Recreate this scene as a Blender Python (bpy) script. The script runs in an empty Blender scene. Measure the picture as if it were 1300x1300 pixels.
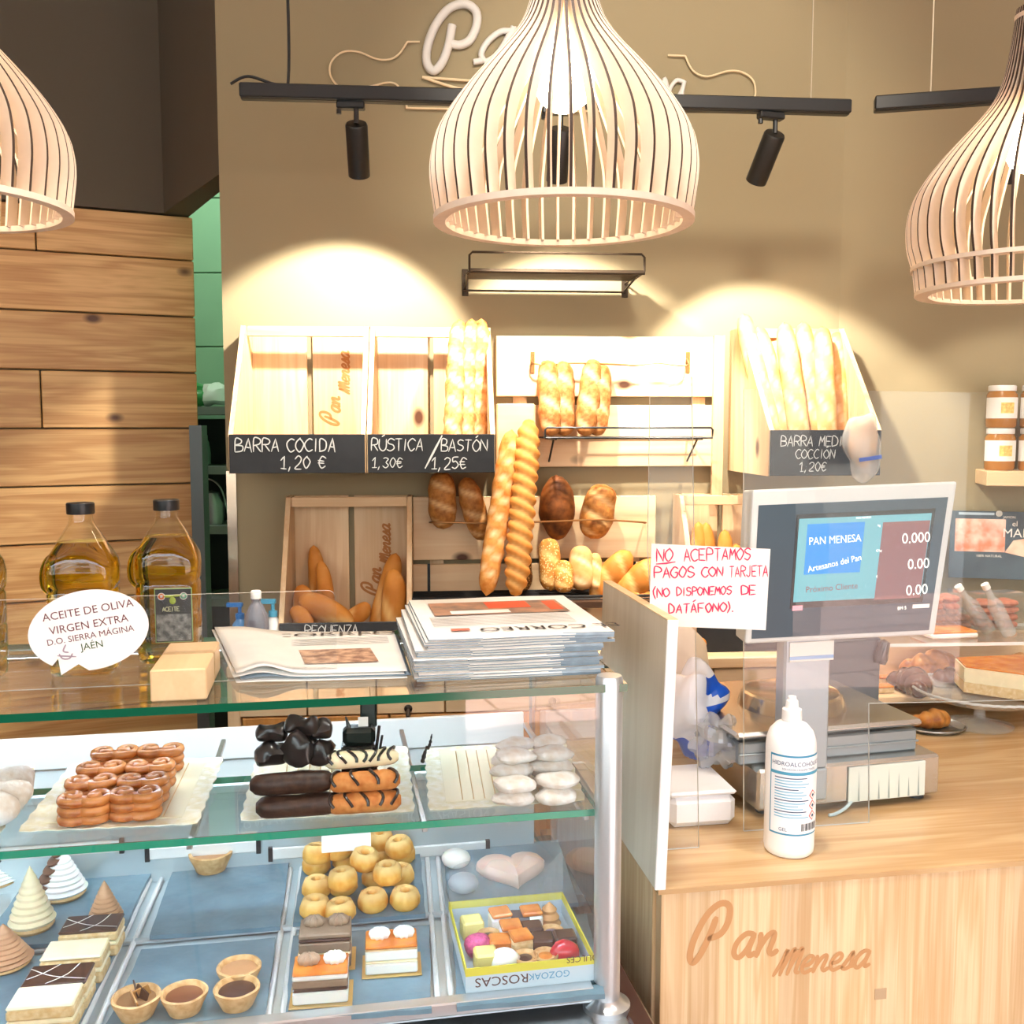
import bpy, math, random
from mathutils import Vector, Matrix, noise
R = math.radians
S = bpy.context.scene
COL = S.collection
rnd = random.Random(7)

# ------------------------------------------------------------------ camera
EYE = Vector((0, 0, 1.65)); F_PX = 1260.0; PITCH = R(5.0)
cam = bpy.data.cameras.new('camera'); cam_o = bpy.data.objects.new('camera', cam); COL.objects.link(cam_o)
cam.sensor_width = 36.0; cam.lens = 36.0 * F_PX / 1300.0; cam.clip_start = 0.02
cam_o.location = EYE; cam_o.rotation_euler = (R(90) - PITCH, 0, 0)
S.camera = cam_o
FWD = Vector((0, math.cos(PITCH), -math.sin(PITCH))); UPV = Vector((0, math.sin(PITCH), math.cos(PITCH)))
def ray(px, py): return FWD + Vector((1, 0, 0)) * ((px - 650) / F_PX) + UPV * ((650 - py) / F_PX)
def at_y(px, py, Y):
    d = ray(px, py); return EYE + d * (Y / d.y)

# ------------------------------------------------------------------ view, sky, sun
vs = S.view_settings
vs.view_transform = 'Standard'; vs.look = 'None'; vs.gamma = 1.0; vs.use_curve_mapping = False
vs.exposure = 0.75
S.cycles.use_denoising = True
S.cycles.max_bounces = 10; S.cycles.transparent_max_bounces = 24; S.cycles.diffuse_bounces = 4
S.cycles.glossy_bounces = 5; S.cycles.transmission_bounces = 10
S.cycles.caustics_reflective = False; S.cycles.caustics_refractive = False
S.cycles.sample_clamp_indirect = 6.0
w = bpy.data.worlds.new('sky'); S.world = w; w.use_nodes = True
bg = w.node_tree.nodes['Background']; bg.inputs[0].default_value = (0.80, 0.90, 1.0, 1); bg.inputs[1].default_value = 4.2
sun = bpy.data.lights.new('sun', 'SUN'); sun.energy = 16; sun.angle = R(0.6); sun.color = (1, .95, .88)
sun_o = bpy.data.objects.new('sun', sun); COL.objects.link(sun_o)
sun_o.rotation_euler = Vector((-0.75, -0.16, -0.9)).to_track_quat('-Z', 'Y').to_euler()

# ------------------------------------------------------------------ frames: real places that are turned in plan
class Frame:
    def __init__(s, o, deg):
        s.o = Vector((o[0], o[1], 0)); s.a = R(deg)
        s.u = Vector((math.cos(s.a), math.sin(s.a), 0)); s.v = Vector((-math.sin(s.a), math.cos(s.a), 0))
    def w(s, x, y, z): return s.o + s.u * x + s.v * y + Vector((0, 0, z))
    def loc(s, p):
        q = p - s.o; return q.dot(s.u), q.dot(s.v), p.z
    def hit(s, px, py, y=0.0):            # local x, z on the upright plane local y
        d = ray(px, py); n = s.v
        t = (s.o + n * y - EYE).dot(n) / d.dot(n)
        q = s.loc(EYE + d * t); return q[0], q[2]
    def hitz(s, px, py, z):               # local x, y on the level plane z
        d = ray(px, py); q = s.loc(EYE + d * ((z - EYE.z) / d.z)); return q[0], q[1]

# ------------------------------------------------------------------ objects
def put(o, label=None, cat=None, group=None, kind=None):
    if label: o['label'] = label
    if cat: o['category'] = cat
    if group: o['group'] = group
    if kind: o['kind'] = kind
    return o
def thing(name, label, cat, loc=(0, 0, 0), rz=0.0, group=None, rot=None, kind=None):
    o = bpy.data.objects.new(name, None); COL.objects.link(o); o.empty_display_size = .05
    o.location = loc; o.rotation_euler = rot if rot else (0, 0, rz)
    return put(o, label, cat, group, kind)
def dup(root, loc=None, rot=None, label=None, group=None, scale=None):
    def cp(o, par):
        c = o.copy(); COL.objects.link(c); c.parent = par
        for ch in KIDS.get(o.name, []): cp(ch, c)
        return c
    c = cp(root, None)
    if loc is not None: c.location = loc
    if rot is not None: c.rotation_euler = rot
    if scale is not None: c.scale = scale
    if label: c['label'] = label
    if group: c['group'] = group
    return c
KIDS = {}
def link(o, parent):
    COL.objects.link(o)
    if parent is not None:
        o.parent = parent; KIDS.setdefault(parent.name, []).append(o)
    return o

class MB:
    """collects geometry, links it as ONE mesh object"""
    def __init__(s): s.v = []; s.f = []; s.m = []; s.k = {}
    def add(s, vs_, fs, mi=0, M=None):
        b = len(s.v)
        s.v += [tuple(M @ Vector(p)) if M else tuple(p) for p in vs_]
        s.f += [tuple(i + b for i in f) for f in fs]; s.m += [mi] * len(fs) if isinstance(mi, int) else mi
        return s
    def box(s, x0, x1, y0, y1, z0, z1, mi=0, M=None):
        v = [(x, y, z) for z in (z0, z1) for y in (y0, y1) for x in (x0, x1)]
        return s.add(v, [(0, 2, 3, 1), (4, 5, 7, 6), (0, 1, 5, 4), (2, 6, 7, 3), (0, 4, 6, 2), (1, 3, 7, 5)], mi, M)
    def bbox(s, x0, x1, y0, y1, z0, z1, b=.003, mi=0, M=None):   # chamfered box
        b = min(b, (x1 - x0) * .45, (y1 - y0) * .45, (z1 - z0) * .45)
        def ringz(z, i): return [(x0 + b, y0 + i, z), (x1 - b, y0 + i, z), (x1 - i, y0 + b, z), (x1 - i, y1 - b, z), (x1 - b, y1 - i, z), (x0 + b, y1 - i, z), (x0 + i, y1 - b, z), (x0 + i, y0 + b, z)]
        v = ringz(z0, b) + ringz(z0 + b, 0) + ringz(z1 - b, 0) + ringz(z1, b)
        f = [tuple(range(7, -1, -1)), tuple(range(24, 32))]
        for r in range(3):
            for i in range(8):
                j = (i + 1) % 8; f.append((r * 8 + i, r * 8 + j, r * 8 + 8 + j, r * 8 + 8 + i))
        return s.add(v, f, mi, M)
    def lathe(s, prof, n=24, mi=0, M=None, sx=1, sy=1, wob=None):
        v = []; f = []
        for (r, z) in prof:
            for i in range(n):
                a = 2 * math.pi * i / n; k = wob(a, z) if wob else 1
                v.append((r * k * math.cos(a) * sx, r * k * math.sin(a) * sy, z))
        for j in range(len(prof) - 1):
            for i in range(n):
                i2 = (i + 1) % n; f.append((j * n + i, j * n + i2, j * n + n + i2, j * n + n + i))
        if prof[0][0] > 1e-6: f.append(tuple(range(n - 1, -1, -1)))
        if prof[-1][0] > 1e-6: f.append(tuple(range((len(prof) - 1) * n, len(prof) * n)))
        return s.add(v, f, mi, M)
    def tube(s, pts, r, n=8, mi=0, M=None, closed=False, sz=1.0):
        P = [Vector(p) for p in pts]; N = len(P); v = []; f = []
        rr = r if isinstance(r, (list, tuple)) else [r] * N
        prev = None
        for i in range(N):
            if closed: t = P[(i + 1) % N] - P[i - 1]
            else: t = P[min(i + 1, N - 1)] - P[max(i - 1, 0)]
            if t.length < 1e-9: t = Vector((0, 0, 1))
            t.normalize()
            if prev is None:
                a = Vector((0, 0, 1)) if abs(t.z) < .9 else Vector((0, 1, 0)); nrm = (a - t * a.dot(t)).normalized()
            else:
                nrm = prev - t * prev.dot(t); nrm = nrm.normalized() if nrm.length > 1e-6 else prev
            prev = nrm; bn = t.cross(nrm)
            for k in range(n):
                a = 2 * math.pi * k / n; q = (nrm * math.cos(a) * sz + bn * math.sin(a)) * rr[i]; v.append(tuple(P[i] + q))
        M_ = N if closed else N - 1
        for i in range(M_):
            i2 = (i + 1) % N
            for k in range(n):
                k2 = (k + 1) % n; f.append((i * n + k, i * n + k2, i2 * n + k2, i2 * n + k))
        if not closed:
            f.append(tuple(range(n - 1, -1, -1))); f.append(tuple(range((N - 1) * n, N * n)))
        return s.add(v, f, mi, M)
    def prism(s, out, z0, z1, mi=0, M=None, side=None):          # outline in xy, counter-clockwise
        n = len(out); v = [(x, y, z0) for x, y in out] + [(x, y, z1) for x, y in out]
        f = [tuple(range(n - 1, -1, -1)), tuple(range(n, 2 * n))] + [(i, (i + 1) % n, n + (i + 1) % n, n + i) for i in range(n)]
        return s.add(v, f, [mi, mi] + [mi if side is None else side] * n, M)
    def blob(s, c, rx, ry, rz, nz=.0, sc=12., n=14, m=9, mi=0, M=None, seed=0, fn=None):
        v = []; f = []
        for j in range(m + 1):
            th = math.pi * j / m
            for i in range(n):
                a = 2 * math.pi * i / n
                p = Vector((math.sin(th) * math.cos(a), math.sin(th) * math.sin(a), -math.cos(th)))
                k = 1 + nz * noise.noise(Vector((p.x * rx, p.y * ry, p.z * rz)) * sc + Vector((seed * 3.1, 0, 0))) + (fn(p) if fn else 0)
                v.append((c[0] + p.x * rx * k, c[1] + p.y * ry * k, c[2] + p.z * rz * k))
        for j in range(m):
            for i in range(n):
                i2 = (i + 1) % n; f.append((j * n + i, j * n + i2, j * n + n + i2, j * n + n + i))
        return s.add(v, f, mi, M)
    def ribbon(s, pts, wd, z=0.0, mi=0, M=None, taper=False):     # flat stroke in xy with round-ish ends
        P = [Vector((p[0], p[1], 0)) for p in pts]; N = len(P)
        if N < 2: return s
        v = []; f = []
        for i in range(N):
            t = P[min(i + 1, N - 1)] - P[max(i - 1, 0)]
            if t.length < 1e-9: t = Vector((1, 0, 0))
            t.normalize(); nn = Vector((-t.y, t.x, 0))
            k = .55 if i in (0, N - 1) else 1.0
            q = P[i] + (t * (-wd * .3 if i == 0 else wd * .3 if i == N - 1 else 0))
            v += [tuple(q + nn * wd * .5 * k + Vector((0, 0, z))), tuple(q - nn * wd * .5 * k + Vector((0, 0, z)))]
        for i in range(N - 1): f.append((2 * i, 2 * i + 1, 2 * i + 3, 2 * i + 2))
        return s.add(v, f, mi, M)
    def att(s, vals): s.k['k'] = vals; return s
    def build(s, name, mats, parent=None, loc=None, rot=None, smooth=False, angle=40, bevel=0, scale=None):
        me = bpy.data.meshes.new(name); me.from_pydata(s.v, [], s.f)
        if not isinstance(mats, (list, tuple)): mats = [mats]
        for m in mats: me.materials.append(m)
        if len(mats) > 1: me.polygons.foreach_set('material_index', s.m)
        if smooth:
            me.polygons.foreach_set('use_smooth', [True] * len(me.polygons))
            try: me.set_sharp_from_angle(angle=R(angle))
            except Exception: pass
        if 'k' in s.k:
            at = me.attributes.new('k', 'FLOAT', 'POINT'); at.data.foreach_set('value', s.k['k'])
        me.update()
        o = bpy.data.objects.new(name, me); link(o, parent)
        if loc is not None: o.location = loc
        if rot is not None: o.rotation_euler = rot
        if scale is not None: o.scale = scale
        if bevel:
            b = o.modifiers.new('bevel', 'BEVEL'); b.width = bevel; b.segments = 2; b.limit_method = 'ANGLE'
        return o
def TM(x=0, y=0, z=0, rx=0, ry=0, rz=0, s=1):
    from mathutils import Euler
    return Matrix.Translation((x, y, z)) @ Euler((rx, ry, rz)).to_matrix().to_4x4() @ Matrix.Scale(s, 4)
def smooth_path(P, n=6, closed=False):
    P = [Vector(p) for p in P]; out = []; N = len(P)
    for i in range(N if closed else N - 1):
        a = P[(i - 1) % N] if closed or i > 0 else P[0]; b = P[i]; c = P[(i + 1) % N]; d = P[(i + 2) % N] if closed or i + 2 < N else P[-1]
        for k in range(n):
            t = k / n
            out.append(.5 * ((2 * b) + (c - a) * t + (2 * a - 5 * b + 4 * c - d) * t * t + (3 * b - a - 3 * c + d) * t ** 3))
    if not closed: out.append(P[-1])
    return out

# ------------------------------------------------------------------ materials
def newmat(name):
    m = bpy.data.materials.new(name); m.use_nodes = True
    nt = m.node_tree; return m, nt, nt.nodes['Principled BSDF']
def lin(c):
    f = lambda x: x / 12.92 if x <= .04045 else ((x + .055) / 1.055) ** 2.4
    return tuple(f(x / 255.) for x in c) + (1.0,)
def plain(name, rgb, rough=.5, metal=0., noise_amt=.0, noise_sc=20, bump=.0, bump_sc=200, spec=.5, coat=0, emit=0, sss=0, trans=0, ior=1.45, c2=None, alpha=1):
    m, nt, b = newmat(name); c = lin(rgb)
    b.inputs['Base Color'].default_value = c; b.inputs['Roughness'].default_value = rough; b.inputs['Metallic'].default_value = metal
    b.inputs['Specular IOR Level'].default_value = spec; b.inputs['Coat Weight'].default_value = coat; b.inputs['IOR'].default_value = ior
    b.inputs['Transmission Weight'].default_value = trans
    if sss: b.inputs['Subsurface Weight'].default_value = sss; b.inputs['Subsurface Scale'].default_value = .01
    if emit: b.inputs['Emission Color'].default_value = c; b.inputs['Emission Strength'].default_value = emit
    tc = nt.nodes.new('ShaderNodeTexCoord')
    if noise_amt or c2:
        n = nt.nodes.new('ShaderNodeTexNoise'); n.inputs['Scale'].default_value = noise_sc; n.inputs['Detail'].default_value = 5
        nt.links.new(tc.outputs['Object'], n.inputs['Vector'])
        r = nt.nodes.new('ShaderNodeValToRGB')
        d = lin(c2) if c2 else tuple(max(0, x * (1 - noise_amt)) for x in c[:3]) + (1,)
        r.color_ramp.elements[0].color = d; r.color_ramp.elements[0].position = .36
        r.color_ramp.elements[1].color = c; r.color_ramp.elements[1].position = .64
        nt.links.new(n.outputs['Fac'], r.inputs['Fac']); nt.links.new(r.outputs['Color'], b.inputs['Base Color'])
    if bump:
        n = nt.nodes.new('ShaderNodeTexNoise'); n.inputs['Scale'].default_value = bump_sc; n.inputs['Detail'].default_value = 4
        nt.links.new(tc.outputs['Object'], n.inputs['Vector'])
        bp = nt.nodes.new('ShaderNodeBump'); bp.inputs['Strength'].default_value = bump; bp.inputs['Distance'].default_value = .002
        nt.links.new(n.outputs['Fac'], bp.inputs['Height']); nt.links.new(bp.outputs['Normal'], b.inputs['Normal'])
    return m
def wood(name, light, dark, axis='X', stave=0.0, knots=True, rough=.45, fine=1.0, contrast=1.0):
    """pine: grain runs along local axis; stave > 0 gives glued strips of that width"""
    m, nt, b = newmat(name); L = nt.links.new; N = nt.nodes.new
    b.inputs['Roughness'].default_value = rough
    tc = N('ShaderNodeTexCoord'); oi = N('ShaderNodeObjectInfo')
    sep = N('ShaderNodeSeparateXYZ'); L(tc.outputs['Object'], sep.inputs[0])
    comb = N('ShaderNodeCombineXYZ')                      # x along the grain
    order = {'X': (0, 1, 2), 'Z': (2, 0, 1), 'Y': (1, 0, 2)}[axis]
    for i, j in enumerate(order): L(sep.outputs[j], comb.inputs[i])
    off = N('ShaderNodeVectorMath'); off.operation = 'ADD'
    sc = N('ShaderNodeMath'); sc.operation = 'MULTIPLY'; sc.inputs[1].default_value = 37.0; L(oi.outputs['Random'], sc.inputs[0])
    src = comb.outputs[0]
    if stave:
        s2 = N('ShaderNodeSeparateXYZ'); L(src, s2.inputs[0])
        dv = N('ShaderNodeMath'); dv.operation = 'DIVIDE'; dv.inputs[1].default_value = stave; L(s2.outputs[1], dv.inputs[0])
        fl = N('ShaderNodeMath'); fl.operation = 'FLOOR'; L(dv.outputs[0], fl.inputs[0])
        wn = N('ShaderNodeTexWhiteNoise'); wn.noise_dimensions = '1D'; L(fl.outputs[0], wn.inputs['W'])
        ml = N('ShaderNodeMath'); ml.operation = 'MULTIPLY'; ml.inputs[1].default_value = 9.0; L(wn.outputs['Value'], ml.inputs[0])
        ad = N('ShaderNodeMath'); ad.operation = 'ADD'; L(ml.outputs[0], ad.inputs[0]); L(sc.outputs[0], ad.inputs[1]); shift = ad.outputs[0]
    else: shift = sc.outputs[0]
    L(src, off.inputs[0]); L(shift, off.inputs[1])
    mp = N('ShaderNodeMapping'); mp.inputs['Scale'].default_value = (1.6, 16 * fine, 16 * fine); L(off.outputs[0], mp.inputs[0])
    n1 = N('ShaderNodeTexNoise'); n1.inputs['Scale'].default_value = 1.0; n1.inputs['Detail'].default_value = 3; n1.inputs['Distortion'].default_value = .5; L(mp.outputs[0], n1.inputs['Vector'])
    ring = N('ShaderNodeMath'); ring.operation = 'MULTIPLY'; ring.inputs[1].default_value = 22.0; L(n1.outputs['Fac'], ring.inputs[0])
    sn = N('ShaderNodeMath'); sn.operation = 'SINE'; L(ring.outputs[0], sn.inputs[0])
    mp2 = N('ShaderNodeMapping'); mp2.inputs['Scale'].default_value = (2.6, 170 * fine, 170 * fine); L(off.outputs[0], mp2.inputs[0])
    n2 = N('ShaderNodeTexNoise'); n2.inputs['Scale'].default_value = 1.0; n2.inputs['Detail'].default_value = 2; L(mp2.outputs[0], n2.inputs['Vector'])
    a1 = N('ShaderNodeMath'); a1.operation = 'MULTIPLY_ADD'; a1.inputs[1].default_value = .17 * contrast; a1.inputs[2].default_value = .5; L(sn.outputs[0], a1.inputs[0])
    a2 = N('ShaderNodeMath'); a2.operation = 'MULTIPLY_ADD'; a2.inputs[1].default_value = .45 * contrast; L(n2.outputs['Fac'], a2.inputs[0]); L(a1.outputs[0], a2.inputs[2])
    a3 = N('ShaderNodeMath'); a3.operation = 'SUBTRACT'; a3.inputs[1].default_value = .22 * contrast; L(a2.outputs[0], a3.inputs[0])
    cr = N('ShaderNodeValToRGB'); e = cr.color_ramp.elements
    e[0].position = .15; e[0].color = lin(dark); e[1].position = .75; e[1].color = lin(light); L(a3.outputs[0], cr.inputs['Fac'])
    col = cr.outputs['Color']
    hs = N('ShaderNodeHueSaturation')
    mr = N('ShaderNodeMapRange'); mr.inputs['To Min'].default_value = .86; mr.inputs['To Max'].default_value = 1.08
    L(wn.outputs['Value'] if stave else oi.outputs['Random'], mr.inputs['Value']); L(mr.outputs[0], hs.inputs['Value']); L(col, hs.inputs['Color']); col = hs.outputs['Color']
    if knots:
        mk = N('ShaderNodeMapping'); mk.inputs['Scale'].default_value = (3.3, 5.5, 5.5); L(off.outputs[0], mk.inputs[0])
        vo = N('ShaderNodeTexVoronoi'); vo.inputs['Scale'].default_value = 1.0; L(mk.outputs[0], vo.inputs['Vector'])
        r2 = N('ShaderNodeValToRGB'); r2.color_ramp.elements[0].position = .05; r2.color_ramp.elements[0].color = (1, 1, 1, 1); r2.color_ramp.elements[1].position = .115; r2.color_ramp.elements[1].color = (0, 0, 0, 1)
        L(vo.outputs['Distance'], r2.inputs['Fac'])
        mx = N('ShaderNodeMix'); mx.data_type = 'RGBA'; L(r2.outputs['Color'], mx.inputs['Factor']); L(col, mx.inputs[6]); mx.inputs[7].default_value = lin((88, 48, 22)); col = mx.outputs[2]
    L(col, b.inputs['Base Color'])
    bp = N('ShaderNodeBump'); bp.inputs['Strength'].default_value = .15; bp.inputs['Distance'].default_value = .001; L(a3.outputs[0], bp.inputs['Height']); L(bp.outputs['Normal'], b.inputs['Normal'])
    return m
def sheet_glass(name, tint=(.97, .992, .988), rough=0.0, haze=0.0, refl=1.0, ior=1.5):
    """thin pane: straight-through transmission with a real Fresnel mirror on top"""
    m = bpy.data.materials.new(name); m.use_nodes = True; nt = m.node_tree; nt.nodes.clear(); L = nt.links.new; N = nt.nodes.new
    out = N('ShaderNodeOutputMaterial'); t = N('ShaderNodeBsdfTransparent'); t.inputs[0].default_value = tint + (1,)
    g = N('ShaderNodeBsdfGlossy'); g.inputs['Roughness'].default_value = rough; g.inputs['Color'].default_value = (refl, refl, refl, 1)
    fr = N('ShaderNodeFresnel'); ge = N('ShaderNodeNewGeometry'); io = N('ShaderNodeMapRange')   # same mirror strength from both sides of a pane
    io.inputs['To Min'].default_value = ior; io.inputs['To Max'].default_value = 1 / ior; L(ge.outputs['Backfacing'], io.inputs['Value']); L(io.outputs[0], fr.inputs['IOR'])
    mx = N('ShaderNodeMixShader'); L(fr.outputs[0], mx.inputs[0])
    if haze:
        d = N('ShaderNodeBsdfDiffuse'); d.inputs[0].default_value = (.9, .93, .95, 1); m2 = N('ShaderNodeMixShader'); m2.inputs[0].default_value = haze
        L(t.outputs[0], m2.inputs[1]); L(d.outputs[0], m2.inputs[2]); L(m2.outputs[0], mx.inputs[1])
    else: L(t.outputs[0], mx.inputs[1])
    L(g.outputs[0], mx.inputs[2]); L(mx.outputs[0], out.inputs[0])
    return m
def bread_mat(name, crust, dark, pale, seeds=None, sc=40):
    """crust colour, browner patches, floury or torn pale cuts where attribute k is high"""
    m, nt, b = newmat(name); L = nt.links.new; N = nt.nodes.new
    b.inputs['Roughness'].default_value = .6; b.inputs['Specular IOR Level'].default_value = .3
    tc = N('ShaderNodeTexCoord'); n = N('ShaderNodeTexNoise'); n.inputs['Scale'].default_value = sc; n.inputs['Detail'].default_value = 6; L(tc.outputs['Object'], n.inputs['Vector'])
    r = N('ShaderNodeValToRGB'); e = r.color_ramp.elements; e[0].position = .35; e[0].color = lin(dark); e[1].position = .62; e[1].color = lin(crust); L(n.outputs['Fac'], r.inputs['Fac'])
    at = N('ShaderNodeAttribute'); at.attribute_name = 'k'
    mx = N('ShaderNodeMix'); mx.data_type = 'RGBA'; L(at.outputs['Fac'], mx.inputs['Factor']); L(r.outputs['Color'], mx.inputs[6]); mx.inputs[7].default_value = lin(pale)
    col = mx.outputs[2]
    if seeds:
        v = N('ShaderNodeTexVoronoi'); v.inputs['Scale'].default_value = 190; L(tc.outputs['Object'], v.inputs['Vector'])
        sp = N('ShaderNodeSeparateColor'); L(v.outputs['Color'], sp.inputs[0])
        gt = N('ShaderNodeMath'); gt.operation = 'GREATER_THAN'; gt.inputs[1].default_value = .55; L(sp.outputs[0], gt.inputs[0])
        lt = N('ShaderNodeMath'); lt.operation = 'LESS_THAN'; lt.inputs[1].default_value = .42; L(v.outputs['Distance'], lt.inputs[0])
        mu = N('ShaderNodeMath'); mu.operation = 'MULTIPLY'; L(gt.outputs[0], mu.inputs[0]); L(lt.outputs[0], mu.inputs[1])
        m3 = N('ShaderNodeMix'); m3.data_type = 'RGBA'; L(mu.outputs[0], m3.inputs['Factor']); L(col, m3.inputs[6]); m3.inputs[7].default_value = lin(seeds); col = m3.outputs[2]
    L(col, b.inputs['Base Color'])
    bp = N('ShaderNodeBump'); bp.inputs['Strength'].default_value = .5; bp.inputs['Distance'].default_value = .002; L(n.outputs['Fac'], bp.inputs['Height']); L(bp.outputs['Normal'], b.inputs['Normal'])
    return m

MT = {}
MT['paint'] = plain('taupe_paint', (152, 139, 109), .75, bump=.08, bump_sc=90)
MT['paint_dark'] = plain('dark_taupe_paint', (92, 83, 70), .8)
MT['plank'] = wood('rustic_pine', (228, 184, 124), (186, 130, 72), contrast=1.1, fine=1.2)
MT['crate'] = wood('crate_pine', (236, 208, 168), (208, 166, 118), 'Z', rough=.5, contrast=.7)
MT['cratex'] = wood('crate_pine_level', (238, 208, 166), (212, 166, 116), 'X', rough=.5, contrast=.7, knots=False)
MT['pale'] = wood('pale_pine_board', (242, 216, 176), (224, 184, 136), 'X', rough=.5, contrast=.6)
MT['cab'] = wood('cabinet_pine', (214, 156, 86), (182, 118, 54), 'Z', stave=.045, knots=False, contrast=.8)
MT['front'] = wood('counter_pine', (232, 206, 166), (206, 164, 114), 'Z', stave=.05, knots=False, rough=.4, fine=2.0, contrast=1.0)
MT['top'] = wood('worktop_pine', (224, 192, 146), (196, 154, 104), 'X', stave=.0, knots=False, rough=.22, fine=.9)
MT['panel'] = wood('washed_panel', (238, 228, 208), (216, 202, 178), 'Z', stave=.02, knots=False, contrast=.6)
MT['block'] = wood('beech_block', (238, 206, 160), (222, 182, 132), 'Y', knots=False, contrast=.5)
MT['white'] = plain('white_plastic', (240, 240, 238), .35)
MT['paper'] = plain('white_paper', (240, 238, 232), .75)
MT['black'] = plain('black_metal', (34, 36, 38), .38)
MT['blackmat'] = plain('chalkboard', (44, 46, 50), .85, noise_amt=.25, noise_sc=14)
MT['chalk'] = plain('chalk', (206, 208, 206), .9)
MT['steel'] = plain('brushed_steel', (186, 190, 192), .3, .9, bump=.05, bump_sc=300)
MT['alu'] = plain('satin_aluminium', (200, 206, 210), .28, .85)
MT['chrome'] = plain('chrome', (220, 222, 224), .08, 1)
MT['slate'] = plain('slate', (108, 140, 156), .33, noise_amt=.22, noise_sc=18, bump=.6, bump_sc=45, spec=.7)  # pale blue LED glare painted into the slate's base colour
MT['glass'] = sheet_glass('display_glass')
MT['acryl'] = sheet_glass('clear_acrylic', (.97, .98, .98), haze=.015, ior=1.3)
MT['gedge'] = plain('green_glass_edge', (16, 92, 66), .15, spec=.8)
MT['gedge2'] = plain('bright_green_glass_edge', (30, 158, 128), .15, spec=.8, coat=.5)
MT['aedge'] = plain('acrylic_edge', (226, 228, 224), .2)
# ------------------------------------------------------------------ the room
FB = Frame((-.82, 2.85), 4.7)                       # back wall
cx_, cz_ = FB.hit(1068, 300)
CORNER = FB.w(cx_, 0, 0)
FW = Frame(CORNER, -13.6)                           # right-hand wall
A_ = at_y(208, 270, 3.36); B_ = FB.w(0, 0, 0)
FL = Frame((at_y(245, 277, 3.41).x, 3.41), 25)      # plank wall, runs to negative x
HS = 2.35                                           # underside of the bulkhead
CEIL = 3.25
def spot(name, loc, target, watts, cone, blend=.35, color=(1, .91, .77), size=.02):
    l = bpy.data.lights.new(name, 'SPOT'); l.energy = watts; l.spot_size = R(cone); l.spot_blend = blend; l.color = color; l.shadow_soft_size = size
    o = bpy.data.objects.new(name, l); COL.objects.link(o); o.location = loc
    o.rotation_euler = (Vector(target) - Vector(loc)).to_track_quat('-Z', 'Y').to_euler(); return o

def struct(name, mb, mats, **k): return put(mb.build(name, mats, **k), kind='structure')
# back wall (its left end is the pier beside the doorway) and right wall
b = MB(); b.box(0, cx_ + .02, 0, .3, 0, CEIL); o = struct('wall_back', b, MT['paint'], loc=FB.w(0, 0, 0), rot=(0, 0, FB.a))
b = MB(); b.box(0, 3.2, 0, .15, 0, CEIL); struct('wall_right', b, MT['paint'], loc=FW.w(0, 0, 0), rot=(0, 0, FW.a))
# bulkhead above planks and doorway
L0 = FL.w(-3.2, 0, 0)
b = MB(); b.prism([(L0.x, L0.y), (A_.x, A_.y), (B_.x, B_.y), (B_.x + .005, B_.y + .1), (A_.x + .04, A_.y + .1), (L0.x, L0.y + .2)], HS, CEIL)
struct('wall_upper', b, MT['paint_dark'])
# plank wall
wl = thing('wall_left', None, None, FL.w(0, 0, 0), FL.a, kind='structure')
del_keys = [wl.pop(k, None) for k in ('label', 'category')]
b = MB(); b.box(-3.2, -.005, .026, .12, 0, HS); b.build('backing_board', MT['paint_dark'], wl)
zs = [HS - .003]; z = HS - .148
while z > 0: zs.append(z); z -= .1875
zs.append(0)
jx1 = FL.hit(45, 290)[0]; jx4 = FL.hit(52, 500)[0]
joints = {0: [jx1], 3: [jx4], 1: [-2.2], 2: [-1.9], 4: [-2.4], 5: [-1.55], 6: [-2.1], 7: [-1.2], 8: [-1.9], 9: [-.8], 10: [-2.0], 11: [-1.1], 12: [-1.8]}
for r in range(len(zs) - 1):
    xs = [-3.2] + joints.get(r, []) + [0.0]
    for i in range(len(xs) - 1):
        b = MB(); L_ = xs[i + 1] - xs[i] - .004; H_ = zs[r] - zs[r + 1] - .005; d = rnd.uniform(-.002, .002)
        b.bbox(-L_ / 2, L_ / 2, d, .025, -H_ / 2, H_ / 2, .003)
        b.build('plank', MT['plank'], wl, loc=((xs[i] + xs[i + 1]) / 2, 0, (zs[r] + zs[r + 1]) / 2))
# room behind the doorway
green = plain('green_tile', (150, 200, 160), .25, noise_amt=.06, noise_sc=4)
bw = thing('wall_storeroom', None, None, (-1.95, 4.62, 0), 0, kind='structure')
b = MB(); b.box(-.6, 1.4, .012, .1, 0, 3.2); b.build('backing', plain('grout', (110, 140, 116), .8), bw)
for c in range(5):
    for r in range(9):
        b = MB(); b.bbox(.003, .297, 0, .014, .003, .332, .002); b.build('tile', green, bw, loc=(c * .3 - .2, 0, r * .335))
b = MB(); b.box(-2.6, -1.15, 3.55, 3.6, 0, 0.01)
b = MB(); b.box(B_.x + .1, B_.x + .16, 3.2, 4.65, 0, 3.2); struct('wall_storeroom_side', b, green)
shelf_m = plain('grey_shelf_board', (120, 134, 124), .5)
st = thing('storage_shelf', 'grey storage shelving seen through the doorway against green tiles', 'shelf', (0, 0, 0))
for i, py in enumerate((516, 592, 668, 760)):
    p = at_y(265, py, 4.3); b = MB(); b.box(-.26, .16, 0, .28, -.035, 0); b.build('shelf_board', shelf_m, st, loc=p)
p0 = at_y(265, 520, 4.3); b = MB(); b.box(p0.x - .27, p0.x + .17, 4.56, 4.6, 0, p0.z - .04); b.build('back_panel', plain('dark_panel', (40, 46, 46), .7), st)
b = MB(); b.box(p0.x - .28, p0.x - .26, 4.3, 4.6, 0, p0.z); b.build('side_panel', shelf_m, st)
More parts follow.
